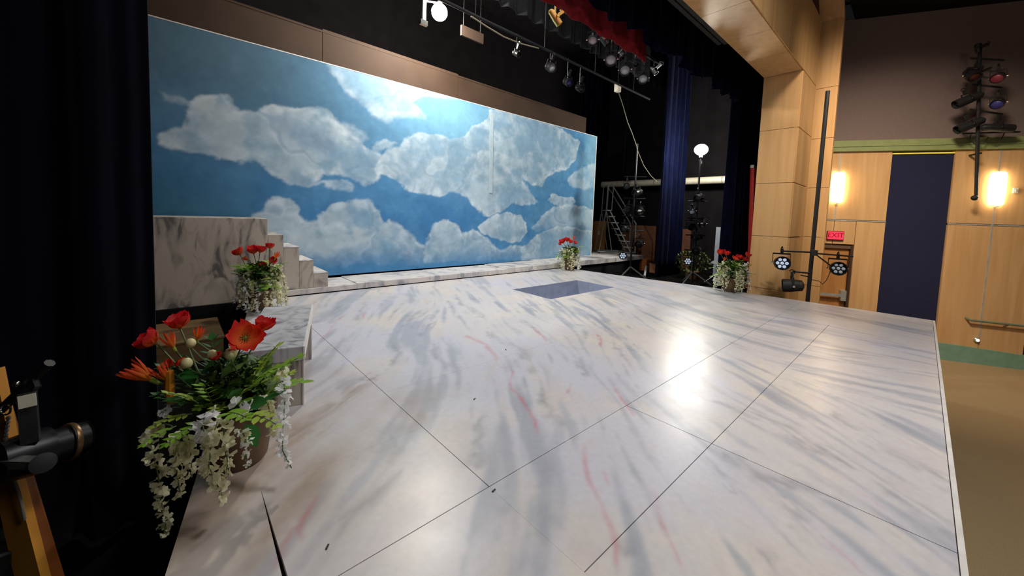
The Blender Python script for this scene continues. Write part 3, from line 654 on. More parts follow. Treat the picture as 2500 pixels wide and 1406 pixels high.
o = MB().box((-.19, .004, 0), (.185, .10, .299)).build('leg', M_MARB, bench); bevel(o, .004)
o = MB().box((-.19, .82, 0), (.20, .92, .299)).build('leg', M_MARB, bench); bevel(o, .004)
MB().box((.186, -.002, .303), (.196, 1.192, .394)).build('edge_strip', M_NOSE, bench)
MB().box((.183, .0, 0), (.192, .03, .30)).build('edge_strip', M_NOSE, bench)

# ================================================================= DRAPES
def drape(name, label, cat, p0, p1, z0, z1, m, amp=.07, wl=.28, seed=1, flare=.0, group=None, wavy=0, res=.02):
    rg = random.Random(seed); p0 = V(*p0, 0); p1 = V(*p1, 0); d = p1 - p0; L = d.length; d.normalize(); n = V(-d.y, d.x, 0)
    nu = int(L/res); nv = 14; ph = [rg.random()*6.28 for _ in range(6)]
    mb = MB(); vs = []
    for j in range(nv + 1):
        t = j/nv; 
        for i in range(nu + 1):
            s = L*i/nu; w = s/wl*2*PI + 1.1*math.sin(s*1.7 + ph[0]) + .25*math.sin(3*t + ph[1])
            f = math.sin(w) + .45*math.sin(w*1.9 + ph[2]) + .2*math.sin(w*3.3 + ph[3] + t)
            p = p0 + d*(s + .03*flare*math.sin(w + 1)) + n*(amp*(.55 + .45*(1-t))*f)
            zz = z0 + (z1 - z0)*t
            if wavy and j == 0: zz += wavy*(math.sin(s*5.1 + ph[4]) + .6*math.sin(s*11 + ph[5]))
            vs.append(p + V(0, 0, zz))
    fs = [(j*(nu+1)+i, j*(nu+1)+i+1, (j+1)*(nu+1)+i+1, (j+1)*(nu+1)+i) for j in range(nv) for i in range(nu)]
    mb.add(vs, fs); o = mb.build(name, m, None, 80)
    so = o.modifiers.new('cloth', 'SOLIDIFY'); so.thickness = .006; so.offset = 0
    return tag(o, label, cat, group)
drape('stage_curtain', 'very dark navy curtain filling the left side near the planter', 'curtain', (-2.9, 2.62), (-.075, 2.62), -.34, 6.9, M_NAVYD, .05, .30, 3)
drape('stage_curtain', 'navy curtain leg just left of the glaring boom lamp', 'curtain', (10.3, 5.1), (11.78, 5.1), -.34, 6.9, M_NAVY, .06, .30, 5)
drape('stage_curtain', 'navy curtain leg hanging next to the wooden proscenium pillar', 'curtain', (8.72, 2.85), (11.2, 2.85), -.34, 6.9, M_NAVY, .07, .33, 8)
drape('stage_curtain', 'faint navy curtain leg in the dark right of the sky backdrop', 'curtain', (10.9, 8.5), (12.2, 8.5), -.34, 6.9, M_NAVY, .07, .3, 11)
drape('valance', 'navy valance hanging high behind the wooden header', 'valance', (-1.5, 2.78), (8.7, 2.78), 3.80, 7.1, M_NAVY, .05, .42, 14, wavy=.05)
drape('hem_drape', 'red border drape showing under the navy valance', 'valance', (-1.5, 2.97), (5.3, 2.97), 3.66, 5.2, M_RED, .02, .5, 15)
drape('border', 'black border drape high above the stage behind the lights', 'drape', (-2.9, 5.7), (11.5, 5.7), 5.3, 7.1, M_BLACK, .05, .4, 21)

# ================================================================= LIGHTS AND RIGGING
def orient(o, d, roll=0):
    d = Vector(d).normalized(); q = d.to_track_quat('Y', 'Z'); o.rotation_mode = 'QUATERNION'; o.rotation_quaternion = q
def par(loc, d, r, L, label, group=None, lens=None, led=False, yoke_up=1, body=None, cat='stage light', name='stage_light', clamp=True, hang=0):
    t = thing(name, label, cat, loc, group); orient(t, d); body = body or M_METAL
    MB().lathe([(r*.35, -L*.55), (r*.8, -L*.45), (r*.92, -L*.1), (r, L*.15), (r, L*.5), (r*.9, L*.5), (r*.86, L*.3), (.001, L*.3)], ax=(0,1,0), n=14).build('housing', body, t)
    if led:
        m = MB(); 
        for k in range(7):
            a = k*PI/3; q = (0, 0) if k == 6 else (math.cos(a)*r*.56, math.sin(a)*r*.56)
            m.lathe([(r*.24, L*.31), (r*.2, L*.40), (.001, L*.43)], (q[0], 0, q[1]), (0,1,0), 8)
        m.build('lens', lens or M_LED, t)
    else:
        MB().lathe([(r*.87, L*.31), (r*.6, L*.38), (.001, L*.42)], ax=(0,1,0), n=14).build('lens', lens or M_LENS, t)
    m = MB(); h = r*1.35
    for sx in (-1, 1): m.bar((sx*r*1.06, 0, 0), (sx*r*1.06, 0, h), .006, r*.22, (0,1,0))
    m.bar((-r*1.09, 0, h), (r*1.09, 0, h), .008, r*.22)
    m.build('yoke', body, t)
    if clamp:
        m = MB(); m.box((-.02, -.02, h), (.02, .02, h + .09)); m.tube([(0, -.035, h+.05), (0, -.045, h+.10), (0, 0, h+.13), (0, .04, h+.1)], .009, 6)
        m.build('clamp', body, t)
    if hang:
        qi = t.rotation_quaternion.inverted(); up = V(0, 0, 1); MB().tube([qi @ (up*r*.9), qi @ (up*(hang - loc[2] + .03))], .012, 6).build('drop_rod', body, t)
    for sx in (-1, 1):
        MB().lathe([(r*.16, 0), (r*.16, .02)], (sx*r*1.07, 0, 0), (sx, 0, 0), 8).build('knob', M_CHROME, t)
    return t
def pipe(name, label, pts, r, m=M_METALM, cat='pipe', group=None):
    return tag(MB().tube(pts, r, 8).build(name, m), label, cat, group)

# --- electric pipes with lamps above the stage
e1 = thing('light_pipe', 'near overhead pipe carrying the round frosted stage lights', 'pipe', (4, 3.6, 4.28))
MB().tube([(-4, 0, 0), (2.85, 0, 0)], .024, 8).build('pipe', M_BLACK, e1)
for k in range(4): MB().tube([(-3.6 + k*1.6, 0, .02), (-3.6 + k*1.6, 0, 2.9)], .005, 5).build('hanging_cable', M_CABLEB, e1)
e2 = thing('light_pipe', 'farther overhead pipe above mid stage with small lights', 'pipe', (4, 5.0, 4.42))
MB().tube([(-5, 0, 0), (5.2, 0, 0)], .024, 8).build('pipe', M_BLACK, e2)
for k in range(6): MB().tube([(-3.6 + k*1.6, 0, .02), (-3.6 + k*1.6, 0, 2.75)], .005, 5).build('hanging_cable', M_CABLEB, e2)
cdir = lambda p: (Vector((0, 0, 1.3)) - Vector(p)).normalized()
near = [((4.80,3.6,4.02), 'dimmer frosted light, leftmost of the near overhead row', .075),
        ((5.31,3.6,3.88), 'brightest round frosted light in the near overhead row', .09),
        ((5.74,3.6,3.84), 'round frosted light third along the near overhead row', .09),
        ((6.35,3.6,3.86), 'round frosted light at the right end of the near overhead row', .085)]
for p, lb, r in near: par(p, cdir(p) + V(.1, .1, -.2), r, .2, lb, 'near overhead row', lens=M_LENS, hang=4.28)
for p, lb, r, ln in (((5.38,5.0,4.14), 'round frosted light at the left of the far overhead row', .09, M_LEDW), ((5.9,5.0,4.0), 'dim bluish light in the middle of the far overhead row', .075, M_BLUEG),
                 ((6.3,5.0,3.98), 'small dark light right of the dim bluish one overhead', .075, M_METALM), ((4.5,5.0,4.12), 'small chrome-trimmed light right of the hanging work lamp', .05, M_METALM)):
    par(p, cdir(p) + V(.5, -.2, -.1), r, .2, lb, 'far overhead row', lens=ln, hang=4.42)
par((3.929,3.600,4.022), (.5, -.3, -.7), .05, .22, 'small light with a brass reflector below the red drape', lens=M_YEL, body=M_YEL, hang=4.28)
for i, p in enumerate(((6.05,3.6,4.05), (5.62,3.6,4.06), (6.72,3.6,4.1), (5.1,3.6,4.1))):
    par(p, (.3*(i-1.5), -.5, -.7), .05, .16, ['small dark light with chrome knobs above the third frosted one', 'small dark light with chrome knobs above the brightest frosted one', 'small dark light hanging beyond the last frosted one', 'small dark light between the first two frosted ones'][i], 'near overhead row', lens=M_METALM, hang=4.28)
# cables and bits overhead
pipe('cable', 'pale cable slung between the overhead pipes', [(3.517,5.000,4.382), (3.846,5.000,4.337), (4.201,5.000,4.302), (4.583,5.000,4.318), (5.048,5.000,4.382)], .012, M_CABLE, 'cable')
jb = thing('junction_box', 'small white box at the top of the hanging cable', 'box', (8.013,5.200,4.451))
MB().box((-.07, -.05, -.09), (.07, .05, .09)).build('box', M_CREAM, jb); MB().tube([(0, 0, .09), (0, 0, 2.6)], .006, 5).build('hanging_wire', M_CABLEB, jb)
pipe('cable', 'pale cable drooping from the white box down past the boom', [(8.057,5.200,4.365), (8.390,5.250,4.086), (8.698,5.300,3.790), (9.114,5.400,3.595), (9.417,5.450,3.378), (9.661,5.500,3.173), (10.019,5.500,2.840), (10.240,5.400,2.588), (10.260,5.200,2.394)], .011, M_CABLE, 'cable')
wb = thing('timber_batten', 'short pale timber batten hung right of the work lamp', 'batten', (4.321,6.100,4.737))
MB().box((-.25, -.02, -.10), (.27, .02, .09)).build('board', M_BROWN, wb); MB().tube([(-.2, 0, .09), (-.2, 0, 2.5)], .005, 5).build('wire', M_CABLEB, wb); MB().tube([(.2, 0, .09), (.2, 0, 2.5)], .005, 5).build('wire', M_CABLEB, wb)
# work lamp near the backdrop
wl = thing('work_lamp', 'glaring bare work lamp hanging above the sky backdrop', 'lamp', (3.543,6.000,4.817))
MB().ball((0, 0, 0), .14, 16, 10).build('bulb', M_LAMP, wl)
MB().tube([(0, 0, .10), (0, 0, 2.4)], .012, 6).build('drop_rod', M_METALM, wl)
MB().lathe([(.05, .09), (.05, .17), (.02, .2)], n=10).build('socket', M_METALM, wl)
m = MB(); m.box((-.33, -.02, -.26), (-.27, .02, .10)); m.bar((-.30, 0, .08), (0, 0, .15), .02); m.build('bracket', M_CREAM, wl)
MB().box((-.37, -.03, -.33), (-.24, .03, -.25)).build('clamp', M_CHROME, wl)

# --- side booms
def boom(loc, top, label, arms=(), tri=True):
    t = thing('light_boom', label, 'light stand', loc); h = top - loc[2]
    MB().tube([(0, 0, .03), (0, 0, h)], .024, 8).build('pole', M_METAL, t)
    if tri:
        for k in range(3):
            a = k*2*PI/3 + .9; m = MB(); m.bar((0, 0, .32), (.45*math.cos(a), .45*math.sin(a), .015), .03); m.build('leg', M_STEEL, t)
    MB().lathe([(.26, 0), (.26, .03), (.05, .04)], n=16).build('base', M_METAL, t)
    for z, l0, l1, yaw in arms:
        m = MB(); d = V(math.cos(yaw), math.sin(yaw), 0); m.tube([d*l0 + V(0, 0, z), d*l1 + V(0, 0, z)], .018, 6); m.build('arm', M_METAL, t)
    return t
RB = math.radians(-48)                                   # arms run roughly across the view
rb = V(math.cos(RB), math.sin(RB), 0)
B1 = V(9.6, 5.5, -.36)
boom(B1, 3.40, 'tall light boom with stacked black lights at the end of the low step', [(.95, -.3, .3, RB), (1.35, -.3, .3, RB), (1.75, -.3, .3, RB), (2.25, -.3, .3, RB), (2.85, -.3, .3, RB)])
names = ['lowest', 'second from lowest', 'third from lowest', 'fourth from lowest', 'topmost']
for i, (z, sx, d) in enumerate(((.62, -.24, (-.75, -.62, .1)), (.99, .22, (-1, -.2, -.3)), (1.40, -.2, (-.9, .1, -.2)), (1.92, -.16, (-.6, -.7, -.25)), (2.42, .08, (-.9, .2, -.3)))):
    p = B1 + rb*sx + V(0, 0, z); p.z = -.36 + z
    par(p, d, .11, .24, names[i] + ' light on the boom at the end of the low step', 'lights on the far boom', led=(i == 0), lens=M_LED if i == 0 else M_METAL)
par(B1 + rb*.18 + V(0, 0, 1.92), (-.8, -.4, -.4), .10, .22, 'right one of the chrome-bright pair on the far boom', 'lights on the far boom', lens=M_CHROME)
par(B1 + rb*-.22 + V(0, 0, 2.6), (-.8, -.3, -.2), .09, .2, 'small dim light left of the far boom near its middle top', 'lights on the far boom', lens=M_METALM)
B2 = V(10.3, 4.06, -.36)
boom(B2, 3.0, 'light boom topped by the glaring lamp, between two navy curtains', [(.9, -.25, .25, RB), (1.3, -.25, .25, RB), (1.75, -.25, .25, RB), (2.2, -.25, .25, RB)])
for i, (z, sx, d) in enumerate(((.60, -.16, (-.85, -.5, .05)), (.90, .06, (-1, -.2, -.3)), (1.25, .05, (-.7, .5, -.2)), (1.55, -.16, (-.6, -.7, -.25)), (2.30, .04, (-.9, .2, -.3)))):
    par(B2 + rb*sx + V(0, 0, z), d, .105, .24, names[i] + ' light on the boom under the glaring lamp', 'lights on the lamp boom', led=(i == 0), lens=M_LED if i == 0 else M_METAL)
par(B2 + rb*.16 + V(0, 0, 1.62), (-.8, -.2, -.5), .09, .2, 'small light right of the middle of the lamp boom', 'lights on the lamp boom', lens=M_CHROME)
par(B2 + rb*-.12 + V(0, 0, 1.95), (-.8, -.2, -.5), .08, .2, 'small light in the upper middle of the lamp boom', 'lights on the lamp boom', lens=M_LEDW)
bl = thing('boom_lamp', 'glaring bare lamp on top of the boom between navy curtains', 'lamp', B2 + V(-.0, 0, 3.55))
MB().ball((0, 0, 0), .165, 16, 10, (1, 1, .85)).build('bulb', M_LAMP2, bl)
MB().lathe([(.045, -.2), (.05, -.1)], n=10).build('socket', M_CREAM, bl)
MB().tube([(0, 0, -.2), (.02, 0, -.26), (.09, 0, -.28), (.10, 0, -.33), (0, 0, -.36)], .014, 6).build('hook_clamp', M_CHROME, bl)

# --- house-side boom right of the pillar
P0 = (8.750,1.360,-0.104); P1 = (8.750,1.328,3.729)
b3 = thing('light_boom', 'slim black light boom against the outer wooden pillar', 'light stand', (P0[0], P0[1], -1.52))
o3 = Vector((P0[0], P0[1], -1.52))
MB().tube([V(0, 0, .02), Vector(P1) - o3], .033, 8).build('pole', M_METALM, b3)
MB().lathe([(.3, 0), (.3, .03), (.06, .05)], n=16).build('base', M_METALM, b3)
def arm3(a, b, r=.016): MB().tube([Vector(a) - o3, Vector(b) - o3], r, 6).build('arm', M_METALM, b3)
arm3((8.153,1.680,0.827), (8.591,1.280,0.826)); arm3((8.563,1.304,0.810), (9.094,0.817,0.777)); arm3((8.590,1.278,0.797), (8.806,1.063,0.586), .012)
arm3((8.289,1.524,0.464), (8.519,1.312,0.446)); arm3((8.392,1.424,0.403), (8.518,1.308,0.380), .012)
MB().box(Vector((8.574,1.294,0.818)) - o3 - V(.05, .05, .05), Vector((8.574,1.294,0.818)) - o3 + V(.05, .05, .05)).build('cross_clamp', M_METALM, b3)
par((8.133,1.679,0.612), (-.9, -.45, .05), .125, .2, 'lit LED stage light left of the house boom pole', led=True, lens=M_LED, name='led_stage_light')
par((8.882,0.991,0.553), (-.93, -.35, .05), .125, .2, 'grey LED stage light right of the house boom pole before the door', led=True, lens=M_LEDW, name='led_stage_light')
par((8.280,1.510,0.213), (-.3, .9, -.1), .12, .3, 'black stage light seen side-on low on the house boom', lens=M_METALM, body=M_METALM, name='led_stage_light')
pipe('cable', 'thin dark cable looping below the grey LED light', [(8.552,1.286,0.328), (8.650,1.195,0.310), (8.693,1.151,0.253), (8.749,1.106,0.330), (8.789,1.080,0.450), (8.819,1.062,0.548)], .006, M_CABLEB, 'cable')

# --- light tree hung before the upper side wall
t0 = Vector((12.218,-0.685,2.006)); t1 = Vector((12.122,-0.505,5.081))
wt = thing('light_tree', 'black pipe tree of lights hung before the mauve upper wall', 'light stand', t0)
MB().tube([V(0, 0, 0), t1 - t0], .028, 8).build('pole', M_METALM, wt)
MB().ball((-.03, .02, -.01), .055, 8, 6).build('end_cap', M_METALM, wt)
MB().bar(V(0, 0, .9), V(0, 0, .9) + Wn*.29, .03).build('wall_bracket', M_METALM, wt); MB().bar(V(0, 0, 2.6), V(0, 0, 2.6) + Wn*.385, .03).build('wall_bracket', M_METALM, wt)
def wpx(*a): return Vector(a)
for a, b in (((12.061,-0.390,4.821), (12.303,-0.844,4.728)), ((12.099,-0.462,4.293), (12.309,-0.854,4.194)), ((12.102,-0.467,3.794), (12.336,-0.905,3.668)), ((12.068,-0.405,3.310), (12.467,-1.151,3.310))):
    MB().tube([Vector(a) - t0, Vector(b) - t0], .018, 6).build('arm', M_METALM, wt)
for p, d, ln, bd_, lb, r, L in (
    ((11.970,-0.432,4.460), (-.7, -.3, -.6), M_ORG, M_METALM, 'light with an orange gel on the wall tree, upper left', .13, .34),
    ((12.157,-0.784,4.370), (-.85, .2, -.35), M_PINK, M_METALM, 'light with a pink gel on the wall tree, upper right', .12, .26),
    ((11.966,-0.426,3.968), (-.5, .75, -.45), M_METALM, M_METALM, 'black light tilted down left in the middle of the wall tree', .11, .5),
    ((12.178,-0.822,3.866), (-.85, .2, -.35), M_BLUEG, M_METALM, 'light with a blue gel on the wall tree, middle right', .12, .26),
    ((11.998,-0.486,3.459), (-.5, .75, -.45), M_METALM, M_METALM, 'black light tilted down left at the bottom of the wall tree', .11, .5),
    ((12.192,-0.849,3.384), (.6, -.75, -.05), M_METALM, M_METALM, 'long black light pointing right at the bottom of the wall tree', .10, .55),
    ((12.053,-0.482,4.985), (.1, .1, 1), M_METALM, M_METALM, 'small black light at the very top of the wall tree', .06, .2)):
    par(p, d, r*.82, L*.9, lb, 'lights on the wall tree', lens=ln, body=bd_)
pipe('cable', 'dark cable looping in front of the sage green ledge', [(12.249,-0.531,3.333), (12.237,-0.507,3.208), (12.282,-0.592,3.105), (12.346,-0.711,3.118), (12.370,-0.756,3.240), (12.425,-0.860,3.154), (12.466,-0.937,3.192), (12.481,-0.964,3.314)], .008, M_CABLEB, 'cable')

# --- wall fittings
for s, lb in ((-4.154, 'glowing wall sconce near the proscenium, above the exit sign'), (-6.844, 'glowing wall sconce right of the tall dark panel')):
    t = thing('wall_sconce', lb, 'lamp', wp(s, 1.88, .02), 'glowing sconces on the side wall'); t.rotation_euler = (0, 0, math.atan2(Wd.y, Wd.x))
    vs = []; n = 12
    m = MB()
    prof = []
    for j in range(7):
        z = .66*j/6; b_ = .088 + .016*math.sin(PI*j/6)
        prof.append([(b_*1.12*math.cos(PI*k/n), b_*math.sin(PI*k/n), z) for k in range(n+1)])
    vs = [p for ring in prof for p in ring]; w_ = n + 1
    fs = [(j*w_+k, j*w_+k+1, (j+1)*w_+k+1, (j+1)*w_+k) for j in range(6) for k in range(n)] + [(j*w_+n, j*w_, (j+1)*w_, (j+1)*w_+n) for j in range(6)]
    fs += [tuple(range(n, -1, -1)), tuple(6*w_ + k for k in range(w_))]
    m.add(vs, fs); m.build('shade', M_SCONCE, t, 60)
    MB().box((-.03, 0, -.05), (.03, .05, 0)).build('finial', M_ALU, t)
    MB().box((-.05, 0, .66), (.05, .06, .69)).build('cap', M_ALU, t)
ex = thing('exit_sign', 'red lit EXIT sign above the side door', 'sign', wp(-4.18, 1.0, .0)); ex.rotation_euler = (0, 0, math.atan2(-Wd.y, -Wd.x))
MB().box((-.16, .012, 0), (.16, .05, .2)).build('housing', M_EXITD, ex); MB().box((-.15, .05, .012), (.15, .056, .188)).build('face', M_EXIT, ex)
# local x runs to the viewer's right, y is the wall's outward side reversed
ex.rotation_euler = (0, 0, math.atan2(Wd.y, Wd.x))
fc = bpy.data.curves.new('letters', 'FONT'); fc.body = 'EXIT'; fc.size = .15; fc.extrude = .003; fc.align_x = 'CENTER'; fc.align_y = 'CENTER'
fo = bpy.data.objects.new('letters', fc); COL.objects.link(fo)
dg = bpy.context.evaluated_depsgraph_get(); me = bpy.data.meshes.new_from_object(fo.evaluated_get(dg)); bpy.data.objects.remove(fo)
me.materials.clear(); me.materials.append(M_EXITD); lt = link('letters', me, ex); lt.location = (0, .058, .1); lt.rotation_euler = (PI/2, 0, PI)
sw = thing('switch_box', 'small cream wall box right of the sconce', 'switch', wp(-7.12, 2.12, .0)); sw.rotation_euler = (0, 0, math.atan2(Wd.y, Wd.x))
MB().box((-.035, 0, 0), (.035, .025, .11)).build('plate', M_CREAM, sw); MB().box((-.012, .025, .035), (.012, .032, .075)).build('toggle', M_JOINT, sw)
h0 = wp(-6.62, -.575, .09); h1 = wp(-11.5, -.66, .09)
hr = thing('handrail', 'grey-green handrail along the side wall', 'handrail', wp(-6.7, -.6, 0)); o_ = wp(-6.7, -.6, 0)
MB().tube([wp(-6.60, -.55, 0) - o_, h0 - o_, h1 - o_], .025, 8).build('rail', mat('green_rail', srgb(118, 132, 108), .4), hr)
m = MB()
for s in (-7.2, -8.6): m.bar(wp(s, -.66, 0) - o_, wp(s, -.60, .09) - o_, .025)
m.build('bracket', M_STEEL, hr)
fl = thing('step_light', 'tiny lit step light low on the wood wall', 'lamp', wp(-6.80, -1.0, 0)); fl.rotation_euler = (0, 0, math.atan2(Wd.y, Wd.x))
MB().lathe([(.05, 0), (.05, .03), (.03, .05)], ax=(0, 1, 0), n=12).build('bezel', M_ALU, fl); MB().lathe([(.03, .051), (.02, .06)], ax=(0, 1, 0), n=10).build('lens', M_FOOT, fl)
st = thing('seat_end', 'brown seat end at the right edge on the carpet', 'seat', (11.6, -1.68, -1.52))
o = MB().prism([(0, 0, 0), (.5, 0, 0), (.55, 0, .5), (.45, 0, .62), (.05, 0, .55), (-.02, 0, .3)], (0, -.06, 0)).build('end_panel', M_DOOR, st); bevel(o, .01)
MB().box((.02, -.5, .3), (.5, -.06, .42)).build('cushion', M_CARPET, st)

# ================================================================= WING CLUTTER
du = thing('air_duct', 'pale round air duct running along the wing wall', 'duct', (12.4, 5.6, 2.6))
for i in range(9):
    y = 2.9 - i*.72; m = MB(); m.lathe([(.115, 0), (.115, .69), (.122, .69), (.122, .705)], (0, y - .705, 0), (0, 1, 0), 14); m.build('duct_section', M_DUCT, du)
for y in (2.0, .2, -1.8): MB().bar((0, y, .1), (0, y, 4.8), .015).build('hanger', M_METALM, du)
# rolling ladder
lo = V(10.45, 7.15, .14); ld = V(.76, -.65, 0); lw = V(.65, .76, 0)*.55
rl = thing('rolling_ladder', 'silver rolling stair ladder at the right end of the low step', 'ladder', lo)
def lp(s, w, z): return ld*s + lw*w + V(0, 0, z)
m = MB()
for w in (0, 1): m.tube([lp(-.05, w, .06), lp(1.22, w, .06)], .022, 6)
for s in (0, 1.2): m.tube([lp(s, 0, .06), lp(s, 1, .06)], .022, 6)
m.build('base_frame', M_STEEL, rl)
for w in (0, 1):
    m = MB(); m.tube([lp(-.02, w, .06), lp(.16, w, 1.42), lp(.18, w, 2.2), lp(.22, w, 2.28), lp(.32, w, 2.28), lp(.36, w, 2.2), lp(1.18, w, 1.02), lp(1.2, w, .06)], .02, 6); m.build('handrail', M_STEEL, rl)
    m = MB(); m.tube([lp(.30, w, 1.40), lp(1.05, w, .08)], .022, 6); m.build('stringer', M_STEEL, rl)
    m = MB(); m.tube([lp(.36, w, 2.2), lp(.34, w, 1.42)], .018, 6); m.tube([lp(.16, w, 1.40), lp(.42, w, .06)], .016, 6); m.build('brace', M_STEEL, rl)
for k in range(7):
    t_ = k/6; c = lp(lerp(1.02, .24, t_), .5, lerp(.22, 1.43, t_)); m = MB()
    m.hexa([c + ld*a*.10 + lw*b*.48 + V(0, 0, z_) for z_ in (-.015, .015) for a, b in ((-1, -1), (1, -1), (1, 1), (-1, 1))]); m.build('tread', M_ALU, rl)
for s in (0, 1.2):
    for w in (0, 1):
        c = lp(s, w, .03); MB().lathe([(.03, -.012), (.03, .012)], c, tuple(lw.normalized()), 10).build('caster', M_METALM, rl)
# red ladder by the pillar
la = thing('step_ladder', 'red fibreglass ladder leaning behind the wooden pillar', 'ladder', (9.2, 2.50, -.36))
for dx in (0, .38):
    m = MB(); m.bar((dx + .16, -.03, 0), (dx*.9 + .06, .06, 2.88), .03, .08); m.build('rail', M_REDL, la)
for k in range(9): m = MB(); m.bar((.16 - .01*k, -.02 + .01*k, .3 + k*.3), (.54 - .02*k, -.02 + .01*k, .3 + k*.3), .03, .06); m.build('rung', M_ALU, la)
m = MB(); m.box((.03, .03, 2.86), (.42, .10, 2.92)); m.build('top_cap', M_ALU, la)
# boards, boxes, greenery
def slab(name, label, cat, p, size, m, yaw=0, lean=0, extra=None):
    t = thing(name, label, cat, p); t.rotation_euler = (lean, 0, yaw); a, b, c = size
    o = MB().box((-a/2, -b/2, 0), (a/2, b/2, c)).build('panel', m, t)
    if extra: extra(t)
    return t
slab('scenery_board', 'grey board standing upright behind the lamp boom at right', 'board', (12.45, 4.02, -.36), (.55, .04, 1.52), M_GREY, PI/2, 0,
     lambda t: MB().box((-.02, .02, .85), (.02, .03, .93)).build('hole_plate', M_METALM, t))
slab('wooden_flat', 'orange-brown wooden panel with a white plate right of the backdrop', 'panel', (11.62, 8.05, -.36), (.95, .05, 1.56), M_DOOR, 0, 0,
     lambda t: MB().box((-.08, -.04, 1.05), (.05, -.025, 1.2)).build('switch_plate', M_CREAM, t))
slab('wooden_flat', 'brown wooden flat behind the rolling ladder', 'panel', (12.7, 7.0, -.36), (1.3, .05, 1.45), mat('brown_flat', srgb(110, 66, 38), .6), PI/2)
slab('wooden_flat', 'dark brown wooden flat beside the navy curtain leg', 'panel', (12.7, 5.6, -.36), (.9, .05, 1.4), mat('darker_flat', srgb(92, 54, 32), .6), PI/2)
cb = thing('cardboard_box', 'brown cardboard box on the stage floor below the low step', 'box', (11.4, 5.55, -.36))
o = MB().box((-.2, -.2, 0), (.2, .2, .32)).build('carton', M_CARD, cb)
for sx in (-1, 1): m = MB(); m.prism([(sx*.2, -.2, .32), (sx*.2, .2, .32), (sx*.32, .2, .38), (sx*.32, -.2, .38)], (0, 0, .004)); m.build('flap', M_CARD, cb)
cc = thing('storage_crate', 'dark brown crate between the ladder and the navy leg', 'crate', (11.6, 6.15, -.36))
for z_ in (0, .13, .26):
    for sy in (-.2, .2): MB().box((-.25, sy - .01, z_), (.25, sy + .01, z_ + .11)).build('slat', M_TIMBERD, cc)
for sx in (-.24, .24): MB().box((sx - .01, -.19, 0), (sx + .01, .19, .37)).build('end_board', M_TIMBERD, cc)
mt = thing('metal_tube', 'short bright metal tube lying by the far boom foot', 'tube', (10.15, 5.35, -.34))
MB().tube([(0, 0, 0), (.35, .15, .25)], .035, 8).build('tube', M_ALU, mt)
wk = thing('music_stand', 'chrome folding stand before the grey board', 'stand', (11.0, 3.72, -.36))
m = MB(); m.tube([(0, 0, .2), (0, 0, .55)], .014, 6); m.build('post', M_CHROME, wk)
for k in range(3): a = k*2.1; m = MB(); m.tube([(0, 0, .25), (.28*math.cos(a), .28*math.sin(a), 0)], .012, 6); m.build('leg', M_CHROME, wk)
m = MB(); m.hexa([(-.22, -.1, .52), (.22, .02, .55), (.22, .16, .58), (-.22, .1, .55), (-.22, -.1, .535), (.22, .02, .565), (.22, .16, .595), (-.22, .1, .565)]); m.build('desk', M_CHROME, wk)
# potted shrub in the wing
rg = random.Random(4)
gb = thing('wing_shrub', 'dim leafy artificial shrub behind the lamp boom', 'plant', (11.15, 4.42, -.36))
m = MB(); m.lathe([(.16, 0), (.2, .22), (.17, .22), (.001, .2)], n=14); m.build('pot', M_POT, gb)
m = MB()
for k in range(420):
    a, b = rg.random()*6.28, rg.uniform(-.9, 1); r = .42*math.sqrt(1 - b*b)*rg.uniform(.7, 1.05)
    c = V(r*math.cos(a)*1.1, r*math.sin(a)*1.1, .5 + .34*b); d = V(rg.uniform(-1, 1), rg.uniform(-1, 1), rg.uniform(-.6, .8)).normalized()*.05; e = d.cross(V(rg.random(), rg.random(), 1)).normalized()*.02
    m.add([c - d, c + e, c + d, c - e], [(0, 1, 2, 3)])
stuff(m.build('foliage', mat('dim_foliage', srgb(92, 108, 58), .6, var=.5, scale=14), gb, 0))
m = MB(); m.tube([(0, 0, .2), (0, 0, .6)], .02, 6); m.build('stem', M_STEM, gb)

# ================================================================= FOREGROUND SPOTLIGHT AND TIMBER AT THE LEFT EDGE
q = Vector((-0.429,2.270,0.306)); q2 = Vector((-0.296,2.351,0.282))
sp = thing('spotlight', 'black profile spotlight clamped to a timber post at the left edge', 'stage light', q)
ax = (q2 - q); La = ax.length; axn = ax.normalized()
MB().lathe([(.03, -.10), (.075, -.08), (.085, 0), (.085, La*.30), (.066, La*.34), (.066, La*.62), (.074, La*.64), (.074, La*.78), (.066, La*.80), (.066, La*.97), (.072, La), (.06, La), (.055, La*.9), (.001, La*.9)], ax=axn, n=20).build('barrel', M_METAL, sp)
MB().lathe([(.0745, La*.66), (.0755, La*.67), (.0755, La*.76), (.0745, La*.77)], ax=axn, n=20).build('focus_ring', mat('bronze_ring', srgb(120, 92, 60), .35, .6), sp)
MB().lathe([(.030, 0), (.034, .006), (.034, .02), (.014, .024)], Vector((-0.364,2.092,0.337)) - q, tuple((V(0, 0, 1.3) - q).normalized()), 18).build('yoke_knob', M_METALM, sp)
m = MB(); c = Vector((-0.367,2.107,0.330)) - q; m.ball(c + (V(0, 0, 1.3) - q).normalized()*.022 + V(.004, 0, .003), .008, 8, 5); m.build('bolt', M_CHROME, sp)
m = MB(); m.bar(Vector((-0.367,2.107,0.330)) - q, Vector((-0.472,2.203,0.328)) - q, .035, .03); m.build('yoke_arm', M_STEEL, sp)
m = MB(); m.bar(Vector((-0.413,2.221,0.371)) - q, Vector((-0.421,2.244,0.557)) - q, .045, .03); m.build('yoke_post', M_METALM, sp)
m = MB(); m.bar(Vector((-0.404,2.159,0.532)) - q, Vector((-0.407,2.165,0.577)) - q, .042, .004); m.build('label_tape', M_TAPE, sp)
pp = thing('pipe_rail', 'black pipe arm with clamp above the left spotlight', 'pipe', (-0.442,2.331,0.552)); o_ = Vector((-0.442,2.331,0.552))
